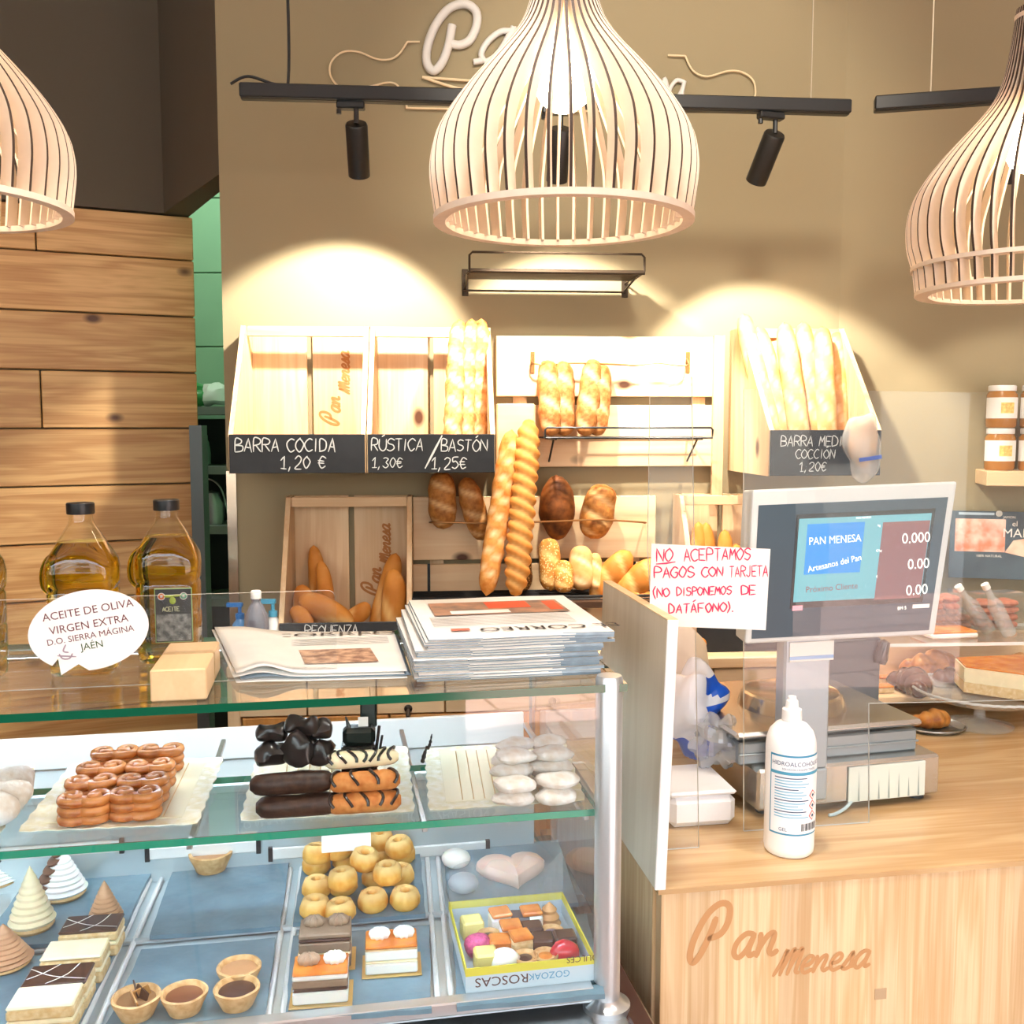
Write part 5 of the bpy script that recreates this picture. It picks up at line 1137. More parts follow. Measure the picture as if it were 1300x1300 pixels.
def oil_bottle(px, py, topy, label, dx=0):
    x, y = gz(px, py); H = FC.hit(px, topy, y)[1] - ZG; k = H / .262
    t = thing('oil_bottle', label, 'bottle', FC.w(x, y, ZG), FC.a, group='two litre olive oil bottles'); t.scale = (k, k, k)
    w, d = .050, .042
    pr = [(w * .88, d * .85, 0, 4), (w * .97, d * .97, .006, 4), (w * .97, d * .97, .02, 5), (w * .93, d * .93, .026, 5), (w * .98, d * .98, .032, 5), (w * .98, d * .98, .075, 5), (w * .95, d * .95, .079, 5), (w * .98, d * .98, .083, 5), (w * .98, d * .98, .125, 5), (w * .94, d * .94, .130, 5), (w * 1.0, d * 1.0, .136, 5), (w * 1.02, d * 1.02, .160, 5), (w * .99, d * .99, .175, 4.2), (w * .86, d * .88, .189, 3.4), (w * .70, d * .74, .204, 2.8), (w * .54, d * .60, .218, 2.3), (.0195, .0195, .230, 2), (.0175, .0175, .236, 2), (.0170, .0170, .246, 2)]
    b = MB(); sweep(b, [sq_ring(a, c, z, p) for a, c, z, p in pr]); 
    b.build('bottle_shell', petm, t, smooth=True)
    b = MB(); sweep(b, [sq_ring(a - .0012, c - .0012, z + (.001 if z == 0 else 0), p) for a, c, z, p in pr[:15]]); b.build('oil', oil, t, smooth=True)
    b = MB(); b.lathe([(.0170, .246), (.0200, .246), (.0205, .248), (.0205, .262), (.019, .2635), (0, .2635)], 30, wob=lambda a, z: 1 + .012 * math.sin(a * 30)); b.build('cap', capm, t, smooth=True)
    # handle loop on the left shoulder
    b = MB(); b.tube(smooth_path([(-w * .80, .012, .180), (-w * 1.04, .012, .170), (-w * 1.16, .012, .152), (-w * 1.14, .012, .134), (-w * .98, .012, .124)], 5), .0085, 10); b.build('handle', oil, t, smooth=True)
    b = MB()
    for i in range(4): b.tube([(-.026 + .0 * i, -d * .93, .164 + i * .006), (-.006, -d * 1.0 + i * .0035, .172 + i * .0062), (.012, -d * .97 + i * .004, .170 + i * .006)], .0016, 6)
    b.build('shoulder_ribs', petm, t, smooth=True)
    # label
    lt = MB(); lt.bbox(-.016, .042, -d - .0012, -d - .0004, .036, .124, .0003); l = lt.build('label', lab_e, t)
    lt = MB(); lt.box(-.0145, .0405, -d - .0016, -d - .0012, .0375, .1225); lt.build('label_face', lab_m, l)
    lt = MB(); lt.box(-.0135, .0395, -d - .0020, -d - .0016, .039, .082); lt.build('label_picture', plain('grey_olive_photo', (150, 152, 148), .5, c2=(80, 84, 84), noise_sc=90), l)
    for cx_i, m_ in ((-.005, plain('orange_seal', (226, 116, 40), .5)), (.029, plain('mint_seal', (130, 190, 160), .5))):
        for r_, mm, dy in ((.0060, MT['paper'], .0020), (.0048, m_, .0024), (.002, MT['paper'], .0028)): q = MB(); q.lathe([(0, 0), (r_, 0)], 20, M=TM(cx_i, -d - dy, .111, R(90))); q.build('seal', mm, l)
    q = MB(); q.blob((.012, -d - .002, .104), .005, .001, .006); q.blob((.006, -d - .002, .111), .008, .001, .002, M=None); q.blob((.018, -d - .002, .112), .008, .001, .002); q.build('olive_mark', plain('olive_green', (150, 170, 60), .5), l, smooth=True)
    q = MB(); hand(q, 'ACEITE', -.004, .087, .007, .0011, jit=.1, M=TM(0, -d - .0020, 0, R(90))); q.build('label_word', plain('label_gold', (196, 200, 160), .5), l)
oil_bottle(217, 836, 635, 'olive oil bottle with full dark label, nearest the wooden block')
oil_bottle(110, 852, 639, 'olive oil bottle partly hidden by the speech bubble sign')
oil_bottle(-38, 862, 640, 'olive oil bottle cut off by the picture edge')
# newspapers
news = plain('newsprint', (232, 230, 224), .8, noise_amt=.05, noise_sc=30); newsb = plain('newsprint_daylight_tint', (150, 168, 182), .8, noise_amt=.18, noise_sc=60); inkk = plain('news_ink', (54, 50, 50), .8); greyp = plain('grey_print', (170, 168, 164), .8)  # bluish newsprint: reflected daylight painted into the paper edges
Ps = [gz(528, 866), gz(768, 858)]; w_ = Ps[1][0] - Ps[0][0]; x0_, y0_ = Ps[0]
tp = CZ(550, 809, ZG + .062); dep = .31
NS = 15
for i in range(NS):
    hgt = .062 / NS; w2 = w_ + rnd.uniform(-.004, .004); ox_, oy_ = rnd.uniform(-.004, .004), rnd.uniform(-.006, .004)
    if i >= NS - 4: ox_ += .014; w2 += .0
    t = thing('newspaper', (['lowest', 'second', 'third', 'fourth', 'fifth', 'sixth', 'seventh', 'eighth', 'ninth', 'tenth', 'eleventh', 'twelfth', 'thirteenth', 'fourteenth', 'topmost'][i] + ' folded newspaper of the stack on the glass top, counted from below') if i < NS - 1 else 'topmost newspaper of the stack, with upside-down headline and red photo', 'newspaper', FC.w(x0_ + ox_ + w2 / 2, y0_ + oy_, ZG + i * hgt), FC.a + rnd.uniform(-.012, .012), group='stacked newspapers on the case')
    b = MB(); nx = 14; v = []; f = []
    sag = lambda u: .0012 * math.sin(u * 7 + i * .25)
    for lay in (0, 1, 2, 3):
        z_ = [0, .33, .66, .94][lay] * hgt
        inset = [0.001, .0, .0, .001][lay]
        for j in range(nx + 1):
            u = j / nx; v += [(-w2 / 2 + w2 * u, inset - .0015 * math.sin(3 * u + lay), z_ + sag(u) * .4 * min(1, i / 4)), (-w2 / 2 + w2 * u, dep, z_ + sag(u) * .4 * min(1, i / 4))]
    q = (nx + 1) * 2
    for lay in range(3):
        for j in range(nx): a = lay * q + j * 2; f += [(a, a + 2, a + q + 2, a + q), (a + 1, a + q + 1, a + q + 3, a + 3)]
        a = lay * q; f += [(a, a + q, a + q + 1, a + 1)]; a += nx * 2; f += [(a, a + 1, a + q + 1, a + q)]
    for j in range(nx): a = j * 2; f.append((a, a + 1, a + 3, a + 2)); a += 3 * q; f.append((a, a + 2, a + 3, a + 1))
    b.add(v, f); b.m = [1 if abs((Vector(v[g[1]]) - Vector(v[g[0]])).cross(Vector(v[g[2]]) - Vector(v[g[0]])).normalized().z) < .6 else 0 for g in f]; b.build('folded_sheets', [news, newsb], t, smooth=True, angle=30)
    if i == NS - 1:
        zt2 = hgt + .0014
        b = MB(); b.box(-w2 * .40, w2 * .40, dep * .50, dep * .84, zt2, zt2 + .0003); ph = b.build('front_photo', plain('photo_brown', (190, 140, 110), .6, c2=(120, 100, 90), noise_sc=24), t)
        b = MB(); b.box(-w2 * .06, w2 * .2, dep * .64, dep * .82, zt2 + .0004, zt2 + .0006); b.box(w2 * .3, w2 * .38, dep * .56, dep * .80, zt2 + .0004, zt2 + .0006); b.build('red_patch', plain('photo_red', (226, 84, 50), .6), t)
        b = MB(); b.box(-w2 * .3, w2 * .05, dep * .52, dep * .6, zt2 + .0004, zt2 + .0006); b.build('white_patch', MT['paper'], t)
        printed('headline', 'EL CORREO', .036, inkk, t, (w2 * .18, dep * .17, zt2), (0, 0, R(180)), sx=1.1)
        b = MB()
        for r_ in range(9): b.box(-w2 * .44, w2 * .36, dep * (.24 + r_ * .026), dep * (.248 + r_ * .026), zt2, zt2 + .0002)
        b.build('text_lines', greyp, t)
        b = MB(); b.box(-w2 * .36, -w2 * .26, dep * .12, dep * .17, zt2, zt2 + .0003); b.build('small_emblem', plain('rust_ink', (190, 110, 90), .7), t)
# loose newspaper, fanned open
P = [CZ(300, 856, ZG + .012), CZ(517, 850, ZG + .012), CZ(500, 800, ZG + .012), CZ(272, 803, ZG + .012)]
t = thing('newspaper', 'loose open newspaper lying left of the stack, with a brown photo', 'newspaper', FC.w(P[0][0], P[0][1], ZG), FC.a)
def nsheet(z0, bulge, dx, dy, name, mat, sh=0):
    b = MB(); nx, ny = 24, 8; v = []; f = []
    for j in range(ny + 1):
        for i in range(nx + 1):
            u, w = i / nx, j / ny
            a = Vector((P[0][0], P[0][1])).lerp(Vector((P[1][0], P[1][1])), u); c = Vector((P[3][0], P[3][1])).lerp(Vector((P[2][0], P[2][1])), u); q = a.lerp(c, w)
            lift = bulge * math.exp(-((u - .16) / .13) ** 2) * (1 - w * .6) + .010 * (1 - u) ** 3 * w
            v.append((q.x - P[0][0] + dx, q.y - P[0][1] + dy, z0 + lift)); 
    for j in range(ny):
        for i in range(nx): a = j * (nx + 1) + i; f.append((a, a + 1, a + nx + 2, a + nx + 1))
    b.add(v, f); o = b.build(name, mat, t, smooth=True); m = o.modifiers.new('thick', 'SOLIDIFY'); m.thickness = .0008; return o
nsheet(.0012, .001, .0, -.004, 'back_sheet', news); nsheet(.004, .004, .006, .002, 'middle_sheet', newsb); nsheet(.0065, .008, -.004, .0, 'inner_sheet', news); nsheet(.010, .013, .0, .002, 'top_sheet', news)
def npt(u, w): a = Vector((P[0][0], P[0][1])).lerp(Vector((P[1][0], P[1][1])), u); c = Vector((P[3][0], P[3][1])).lerp(Vector((P[2][0], P[2][1])), u); q = a.lerp(c, w); return (q.x - P[0][0], q.y - P[0][1])
b = MB(); b.prism([npt(.42, .18), npt(.85, .20), npt(.83, .52), npt(.42, .50)], .0116, .012); b.build('news_photo', plain('crowd_photo', (206, 170, 140), .7, c2=(130, 96, 80), noise_sc=60), t)
q = npt(.22, .82); printed('headline', 'EL CORREO', .034, inkk, t, (q[0] + .09, q[1], .0128), (0, 0, -.01), sx=1.5)
b = MB()
for r_ in range(6): a, c = npt(.28, .60 + r_ * .03), npt(.95, .60 + r_ * .03); b.box(a[0], c[0], a[1], a[1] + .002, .0115, .0118)
b.build('text_lines', greyp, t)
# ------------------------------------------------------------------ till counter on the right
ZR = .95
q0 = EYE + ray(836, 1130) * ((ZR - EYE.z) / ray(836, 1130).z)
FR = Frame((q0.x, q0.y), 9.5)
ct = thing('till_counter', 'pale pine till counter with burnt script name on its front', 'counter', FR.w(0, 0, 0), FR.a)
b = MB(); b.prism([(0, 0), (1.9, 0), (1.9, .90), (.62, 1.0), (.62, .86), (0, .86)], ZR - .008, ZR); b.build('worktop', MT['top'], ct)
b = MB(); b.bbox(.006, 1.9, .004, .03, .02, ZR - .009, .001); fp = b.build('front_panel', MT['front'], ct)
b = MB(); b.bbox(.001, .02, .031, .85, .02, ZR - .009, .001); b.build('side_panel', MT['front'], ct)
burn = plain('burnt_mark_pale', (196, 146, 98), .7)
def sc_(px, py): x, z = FR.hit(px, py, 0); return x, z
x, z = sc_(884, 1228); b = MB(); script(b, 'P', x, z, .058, .0105, M=None); x2, z2 = sc_(930, 1218); script(b, 'an', x2, z2, .056, .009); x3, z3 = sc_(985, 1240); script(b, 'Menesa', x3, z3, .040, .0065, slant=.3)
lt_ = b.build('burnt_lettering', burn, fp, loc=(0, .0034, 0), rot=FACE); lt_['kind'] = 'stuff'
x, z = sc_(1112, 1264); b = MB(); b.box(x, x + .02, .0030, .0038, z - .009, z + .009); b.build('square_mark', plain('grey_wood_mark', (188, 160, 126), .7), fp)
# divider panel on the counter's left end
x1_, y1_ = FR.hitz(838, 1134, ZR); hp = .412
pn = thing('divider_panel', 'upright washed-wood divider panel between the glass case and the till', 'panel', FR.w(.002, -.003, ZR + .0006), rot=(0, R(2.0), FR.a))
b = MB(); b.bbox(-.008, .008, .004, .375, 0, hp, .001); b.build('board', MT['panel'], pn)
b = MB(); b.bbox(-.0085, .0085, 0, .0035, 0, hp + .001, .001); b.build('white_edge', MT['white'], pn)
b = MB(); b.bbox(-.0085, .0085, .0036, .376, hp + .0002, hp + .002, .0005); b.build('top_edge', MT['pale'], pn)
# hygiene screens
def screen(name, label, y, pts, a=0.0):
    t = thing(name, label, 'screen', FR.w(FR.hit(pts[0][0], pts[0][1], y)[0], y, ZR + .0006), FR.a + a)
    Q = [FR.hit(px, py, y) for px, py in pts]; ox = Q[0][0]; Q = [(x - ox, max(0, z - ZR - .0006)) for x, z in Q]; n = len(Q)
    b = MB(); b.add([(x, -.002, z) for x, z in Q] + [(x, .002, z) for x, z in Q], [tuple(range(n)), tuple(range(2 * n - 1, n - 1, -1))] + [(i, n + i, n + (i + 1) % n, (i + 1) % n) for i in range(n)]); b.m = [0, 0] + [1] * n
    b.build('acrylic_sheet', [MT['acryl'], MT['aedge']], t); return t
YA = .185
screen('hygiene_screen', 'large clear acrylic hygiene screen with pass-through in front of the scale', YA, [(944, 1060), (1103, 1045), (1103, 893), (1700, 880), (1700, 505), (944, 494)])
scr2 = screen('hygiene_screen', 'narrow clear acrylic screen carrying the red handwritten notice', .135, [(848, 1200), (885, 1200), (878, 478), (825, 502), (822, 700), (846, 1100)], R(0))
# handwritten notice
P = [FR.hit(824, 794, .128), FR.hit(972, 800, .128), FR.hit(978, 697, .128), FR.hit(827, 690, .128)]
nt_ = thing('handwritten_notice', 'white paper notice handwritten in red: NO ACEPTAMOS PAGOS CON TARJETA', 'notice', FR.w(P[0][0], .128, P[0][1]), FR.a)
L_ = [(x - P[0][0], z - P[0][1]) for x, z in P]
b = MB(); b.add([(x, -.0004, z) for x, z in L_] + [(x, .0004, z) for x, z in L_], [(0, 1, 2, 3), (7, 6, 5, 4)] + [(i, 4 + i, 4 + (i + 1) % 4, (i + 1) % 4) for i in range(4)]); sh = b.build('paper_sheet', MT['paper'], nt_)
pxm = (L_[1][0]) / 148.0
red = plain('red_marker', (222, 40, 92), .6)
for s_, px, py, w_, h_ in (('NO', 832, 717, 22, 15), ('ACEPTAMOS', 866, 717, 86, 14), ('PAGOS', 830, 737, 51, 13), ('CON', 889, 737, 28, 12), ('TARJETA', 924, 738, 50, 13), ('(NO', 828, 760, 22, 11), ('DISPONEMOS', 858, 759, 70, 10), ('DE', 940, 760, 20, 11), ('DATÁFONO).', 848, 780, 86, 11)):
    b = MB(); h = h_ * pxm; ex = hand(MB(), s_, 0, 0, h, .001, jit=0); b2 = MB(); k = w_ * pxm / ex
    hand(b2, s_, 0, 0, h, .0021, jit=.3, seed=px); b2.v = [(x * k, y, z) for x, y, z in b2.v]
    b2.build('red_word', red, sh, loc=((px - 824) * pxm, -.0008, (794 - py) * pxm), rot=FACE)
b = MB(); b.ribbon([(8 * pxm, 76 * pxm * 0), (20 * pxm, .5 * pxm), (31 * pxm, 2 * pxm)], .0028); b.build('red_underline', red, sh, loc=(0, -.0008, (794 - 720) * pxm), rot=FACE)

# ------------------------------------------------------------------ till scale
sxx, syy = FR.hitz(961, 1040, ZR); sxx2, syy2 = FR.hitz(1192, 1016, ZR)
so = FR.w(sxx, syy, 0); se = FR.w(sxx2, syy2, 0); sa = math.atan2(se.y - so.y, se.x - so.x); W_ = (se - so).length
FS = Frame((so.x, so.y), math.degrees(sa))
sc = thing('till_scale', 'stainless shop scale with tall customer display behind the acrylic screen', 'scale', FS.w(0, 0, ZR + .0006), FS.a)
D_ = .30; hB = .088
stl = plain('warm_stainless', (202, 200, 196), .24, .85, bump=.03, bump_sc=250); grey = plain('grey_plastic', (150, 156, 160), .4); dgrey = plain('dark_plastic', (44, 48, 52), .4)
b = MB(); b.bbox(0, W_, 0, D_, .012, hB, .005); b.build('base', stl, sc)
for x in (.03, W_ - .03):
    for y in (.03, D_ - .03): b = MB(); b.lathe([(0, 0), (.016, 0), (.014, .012), (0, .012)], 14, M=TM(x, y, 0)); b.build('foot', dgrey, sc)
b = MB(); b.bbox(-.022, W_ - .03, .03, D_ + .02, hB + .0003, hB + .042, .003); b.bbox(-.024, W_ - .028, .026, .03, hB + .018, hB + .022, .001); b.build('upper_body', plain('zinc_grey', (150, 162, 168), .35, .7), sc)
zp = hB + .052
b = MB(); b.bbox(.03, W_ - .1, .06, D_ - .04, hB + .043, zp - .0003, .002); b.build('platter_support', dgrey, sc)
b = MB(); b.bbox(-.035, W_ - .028, .015, D_ + .06, zp, zp + .012, .005); pl = b.build('platter', stl, sc)
b = MB(); b.lathe([(.104, 0), (.101, .012), (.096, .026), (.090, .029), (.086, .027), (0, .027)], 48, M=TM(W_ * .42, D_ * .55, zp + .0122)); b.build('raised_ring', plain('wood_reflection_steel', (214, 190, 160), .18, .8), pl, smooth=True)  # tan of reflected wood painted into the stainless ring
def s_(px, py, y=0.0): x, z = FS.hit(px, py, y); return x, z - ZR - .0006
c0_, cz0 = s_(990, 1000, -.012); c1_, _ = s_(1048, 1000, -.012); _, cz1 = s_(1010, 815, -.012)
b = MB(); b.bbox(c0_, c1_, -.018, -.001, .03, hB, .003); b.bbox(c0_, c1_, -.018, .014, hB - .001 + .001, cz1 + .03, .004); b.build('display_column', plain('silver_column', (168, 178, 186), .35, .5), sc)
b = MB(); b.bbox(c0_ + .008, c1_ + .004, -.0205, -.0185, cz1 - .034, cz1 + .001, .0005); b.bbox(c0_ + .008, c1_ + .003, -.0215, -.0206, cz1 - .030, cz1 - .024, .0002, 1); b.build('tape_label', [MT['paper'], plain('blue_stripe', (150, 184, 226), .5)], sc)
# customer display
ym = -.05
Q = [s_(946, 818, ym), s_(1187, 806, ym), s_(1216, 611, ym), s_(956, 622, ym)]
def bl_(u, v): 
    a = Vector(Q[0]).lerp(Vector(Q[1]), u); c = Vector(Q[3]).lerp(Vector(Q[2]), u); r = a.lerp(c, v); return (r.x, r.y)
def quad(name, u0, u1, v0, v1, y0, y1, mat, parent, back_in=0):
    c = [bl_(u0, v0), bl_(u1, v0), bl_(u1, v1), bl_(u0, v1)]; m = Vector(c[0]).lerp(Vector(c[2]), .5)
    ci = [tuple(Vector(p).lerp(m, back_in)) for p in c]
    b = MB(); b.add([(x, y0, z) for x, z in c] + [(x, y1, z) for x, z in ci], [(0, 1, 2, 3), (7, 6, 5, 4)] + [(i, 4 + i, 4 + (i + 1) % 4, (i + 1) % 4) for i in range(4)]); return b.build(name, mat, parent, bevel=.004 if y1 - y0 > .01 else 0)
mh = quad('display_housing', 0, 1, 0, 1, ym, ym + .05, plain('silver_grey_housing', (206, 208, 206), .4), sc, .03)
quad('bezel', .03, .96, .035, .90, ym - .0012, ym - .0002, plain('bezel_reflection_blue', (44, 66, 80), .3), mh)  # blue cast of reflections painted into the black bezel
def uv(px, py):
    # pixel inside the display quad -> u, v
    v = 0; u = 0
    for _ in range(12):
        L = 946 + (956 - 946) * v; Rr = 1187 + (1216 - 1187) * v; u = (px - L) / (Rr - L)
        B = 818 - 12 * u; T = 622 - 11 * u; v = (B - py) / (B - T)
    return u, v
def area(name, xa, ya, xb, yb_, d, mat):
    u0, v0 = uv(xa, yb_); u1, v1 = uv(xb, ya); return quad(name, u0, u1, v0, v1, ym - .0012 - d, ym - .0012 - d + .0002, mat, mh)
lcd = lambda n, c, e=.55: plain(n, c, .25, emit=e)
area('lcd_surround', 1000, 645, 1186, 772, .0003, plain('lcd_frame', (16, 20, 24), .2))
area('lcd_screen', 1004, 651, 1181, 764, .0006, lcd('lcd_teal', (86, 140, 150)))
area('lcd_logo_field', 1017, 662, 1094, 729, .0009, lcd('lcd_blue', (20, 110, 176)))
area('lcd_price_field', 1106, 660, 1179, 761, .0009, lcd('lcd_maroon', (116, 74, 74), .35))
area('status_mark', 1003, 768, 1016, 775, .0004, lcd('pink_mark', (226, 140, 150), .4))
wht = lcd('lcd_white', (226, 230, 220), .8); lblu = lcd('lcd_pale_blue', (170, 210, 236), .8)
def mtext(s_t, px, py, size, mat, rz=0, align='CENTER', sx=1.0):
    u, v = uv(px, py); x, z = bl_(u, v); return printed('screen_text', s_t, size, mat, mh, (x, ym - .0026, z), (R(90), -rz, 0), align, sx)
mtext('PAN MENESA', 1056, 689, .0185, wht, R(2), sx=.92); mtext('Artesanos del Pan', 1056, 718, .0150, wht, R(10), sx=.95)
mtext('PAN MENESA', 1092, 658, .005, wht, R(2)); mtext('Próximo Cliente', 1052, 749, .0150, lcd('lcd_brown', (120, 84, 80), .3), R(2))
mtext('0.000', 1179, 687, .026, wht, R(2), 'RIGHT'); mtext('0.00', 1178, 720, .026, wht, R(2), 'RIGHT'); mtext('0.00', 1176, 753, .026, wht, R(2), 'RIGHT')
mtext('kg', 1110, 668, .006, wht, R(2), 'LEFT'); mtext('€/kg', 1108, 700, .006, wht, R(2), 'LEFT'); mtext('€', 1108, 733, .006, wht, R(2), 'LEFT')
mtext('BM 5', 1136, 774, .0085, wht, R(2), 'LEFT'); area('model_bar', 1156, 766, 1179, 772, .0004, MT['white'])
b = MB(); b.bbox(c0_ + .01, c1_ - .01, ym + .053, ym + .075, cz1 - .02, cz1 + .10, .003); b.build('display_bracket', dgrey, sc)
xa, za = s_(1052, 818, D_ + .03); xb, zb = s_(1128, 884, D_ + .03)
b = MB(); b.bbox(xa, xb, D_ + .062, D_ + .10, .0, za, .004); b.build('rear_console', plain('rear_console_grey', (70, 80, 88), .5), sc)
b = MB(); b.lathe([(0, 0), (.013, 0), (.016, .012), (.013, .05), (0, .055)], 16, M=TM(xb - .012, D_ + .05, za - .055, 0, R(12))); b.build('console_knob', plain('gloss_black', (24, 26, 28), .12, coat=.5), sc, smooth=True)
# receipt cover on the base front
xa, za = s_(1077, 974, -.001); xb, zb = s_(1172, 1026, -.001)
b = MB(); b.bbox(xa, xb, -.004, -.0005, max(zb, .014), za, .001); 
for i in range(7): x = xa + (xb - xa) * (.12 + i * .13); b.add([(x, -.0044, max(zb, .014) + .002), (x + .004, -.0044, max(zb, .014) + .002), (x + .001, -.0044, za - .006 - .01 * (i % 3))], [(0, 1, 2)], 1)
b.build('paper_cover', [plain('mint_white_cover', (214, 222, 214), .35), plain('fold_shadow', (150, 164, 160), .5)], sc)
b = MB(); b.tube(smooth_path([(xa + .01, .0, .016), (xa - .01, -.012, .009), (xa - .035, -.02, .0035), (xa - .05, -.022, .003)], 6), .003, 6); b.build('cable', plain('pale_cable', (190, 214, 222), .4), sc, smooth=True)

# ------------------------------------------------------------------ sanitiser bottle
x, y = FR.hitz(1001, 1079, ZR)
sb = thing('sanitizer_bottle', 'white sanitiser bottle with blue framed label in front of the scale', 'bottle', FR.w(x, y + .0, ZR + .0006), FR.a + R(-4))
rb = .0405; hb_ = .262
b = MB(); b.lathe([(0, 0), (rb * .88, 0), (rb * .97, .004), (rb, .012), (rb, .178), (rb * .97, .190), (rb * .86, .203), (rb * .62, .214), (rb * .36, .219)], 40); b.build('body', plain('white_bottle', (246, 247, 248), .3), sb, smooth=True)
b = MB(); b.lathe([(.0155, .2195), (.0160, .221), (.0155, .238), (.011, .240), (.0095, .252), (.007, .254), (.0065, .259), (0, .260)], 30, wob=lambda a, z: 1 + .015 * math.sin(a * 24) * (z < .238)); b.build('cap', MT['white'], sb, smooth=True)
def wrap(o, r, th0=0.0):
    for v in o.data.vertices: x, y, z = v.co; a = x / r + th0; v.co = (r * math.sin(a), -r * math.cos(a), y)
    o.rotation_euler = (0, 0, 0); return o
def wbox(name, x0, x1, z0, z1, off, mat, n=20, parent=None):
    b = MB(); v = []; r = rb + off
    for i in range(n + 1): a = (x0 + (x1 - x0) * i / n) / rb; v += [(r * math.sin(a), -r * math.cos(a), z0), (r * math.sin(a), -r * math.cos(a), z1)]
    b.add(v, [(2 * i, 2 * i + 2, 2 * i + 3, 2 * i + 1) for i in range(n)]); return b.build(name, mat, parent or sb, smooth=True)
lb = wbox('label', -.050, .050, .040, .172, .0004, plain('label_blue', (60, 146, 184), .4)); wbox('label_face', -.0475, .0475, .0430, .1690, .0008, plain('label_white', (240, 246, 250), .45), parent=lb); wbox('label_band', -.048, .048, .140, .145, .0012, plain('label_blue2', (80, 158, 190), .4), parent=lb)
nav = plain('label_navy', (52, 76, 110), .5); lbl = plain('label_text_blue', (120, 186, 214), .5)
def wtext(s_t, x, z, size, mat, sx=1):
    o = printed('label_word', s_t, size, mat, lb, (0, 0, 0), (0, 0, 0), 'CENTER', 1)
    for v in o.data.vertices: v.co.x = v.co.x * sx + x; v.co.y += z
    wrap(o, rb + .0012); return o
wtext('HIDROALCOHÓLICO', 0, .155, .0098, nav, 1.0); wtext('SOLUCIÓN DESINFECTANTE', 0, .148, .0045, nav)
for i in range(15):
    zz = .134 - i * .0046; w2 = [.052, .044, .056, .050, .038, .046][i % 6]
    wbox('text_line', -.040, -.040 + w2, zz, zz + .0016, .0012, lbl if i % 4 else nav, 10, lb)
wtext('GEL', -.026, .047, .008, nav)
for i in range(3):
    zc_ = .106 - i * .017; cxx = .026
    for s__, mm, of in ((.0085, plain('hazard_red', (214, 60, 66), .5), .0012), (.0066, MT['paper'], .0016), (.003, nav, .0020)):
        b = MB(); b.add([(cxx, zc_ - s__, 0), (cxx + s__, zc_, 0), (cxx, zc_ + s__, 0), (cxx - s__, zc_, 0)], [(0, 1, 2, 3)]); o = b.build('hazard_diamond', mm, lb); wrap(o, rb + of)
for i in range(14):
    xx = .004 + i * .0024; wbox('barcode_bar', xx, xx + .0006 + .0009 * ((i * 7) % 3 == 0) + .0006 * (i % 2), .048, .060, .0012, plain('barcode_black', (30, 34, 40), .5) if i == 0 else bpy.data.materials['barcode_black'], 2, lb)

# ------------------------------------------------------------------ napkins and bags beside the panel
x, y = FR.hitz(893, 1052, ZR); 
t = thing('napkin_pack', 'white soft paper napkin stack beside the divider panel', 'napkins', FR.w(x, y, ZR + .0006), FR.a)
for i in range(2):
    b = MB(); w2 = .061; b.bbox(-w2 + rnd.uniform(-.001, .001), w2 + rnd.uniform(-.001, .001), rnd.uniform(-.001, .001), .14, [0, .057][i], [.0565, .066][i], [.012, .004][i]); b.build('napkin_layer', plain('soft_white_tissue', (244, 244, 248), .9, bump=.3, bump_sc=60) if i == 0 else bpy.data.materials['soft_white_tissue'], t, smooth=True, angle=30)
zb0 = ZR + .068
def crumple(name, label, cat, px, py, yy, z, rx, ry, rz, mats, seed, sc_n=22, nz=.35, mifn=None, n=26, m=16):
    x, _ = FR.hit(px, py, yy); b = MB(); b.blob((0, 0, rz), rx, ry, rz, nz, sc_n, n, m, seed=seed)
    b.v = [(a, c, max(0, d)) for a, c, d in b.v]
    if mifn: b.m = [mifn(Vector(b.v[f[0]])) for f in b.f]
    return put(b.build(name, mats, loc=FR.w(x, yy, z), rot=(0, 0, FR.a), smooth=True, angle=25), label, cat)
film = sheet_glass('crinkled_film', (.90, .93, .97), .05, haze=.34); bluem = plain('bag_royal_blue', (24, 92, 214), .3); whm = plain('bag_soft_white', (232, 234, 244), .35)
crumple('clear_film_bag', 'crumpled clear film bag lying on the napkins', 'bag', 914, 975, .33, zb0, .046, .05, .046, [film], 3, 46, .6, n=40, m=26)
crumple('carrier_bag', 'crumpled white plastic carrier bag with bold blue shapes on the napkins', 'bag', 878, 950, .40, zb0, .056, .055, .088, [whm, bluem], 9, 22, .5, lambda v: 1 if (v.x > .012 and (.115 < v.z < .152 or .055 < v.z < .098)) or (v.z < .032 and v.x < .03) else 0, n=44, m=30)

# ------------------------------------------------------------------ food on the right
glassy = sheet_glass('pressed_glass', (.95, .96, .95), .06, haze=.16, ior=1.6); clearj = sheet_glass('clear_box', (.97, .97, .96), .05, haze=.05)
ZQ = ZR + .0006
x, y = FR.hitz(1243, 921, ZR); cs = thing('cake_stand', 'scalloped glass cake stand holding the glazed cake', 'cake stand', FR.w(x, y, ZQ), FR.a)
hp_ = FR.hit(1243, 884, y)[1] - ZQ; rp = .150
b = MB(); b.lathe([(0, 0), (.072, 0), (.075, .004), (.05, .010), (.014, .018), (.012, hp_ * .5), (.018, hp_ - .012), (.03, hp_ - .005), (0, hp_ - .005)], 40); b.build('pedestal', glassy, cs, smooth=True)
b = MB(); b.lathe([(0, 0), (rp * .72, 0), (rp * .95, .012), (rp, .020), (rp * .985, .0225), (rp * .93, .016), (rp * .70, .005), (0, .005)], 72, M=TM(0, 0, hp_ - .0045), wob=lambda a, z: 1 + .010 * math.sin(a * 44) * (z > .008)); b.build('plate', glassy, cs, smooth=True)
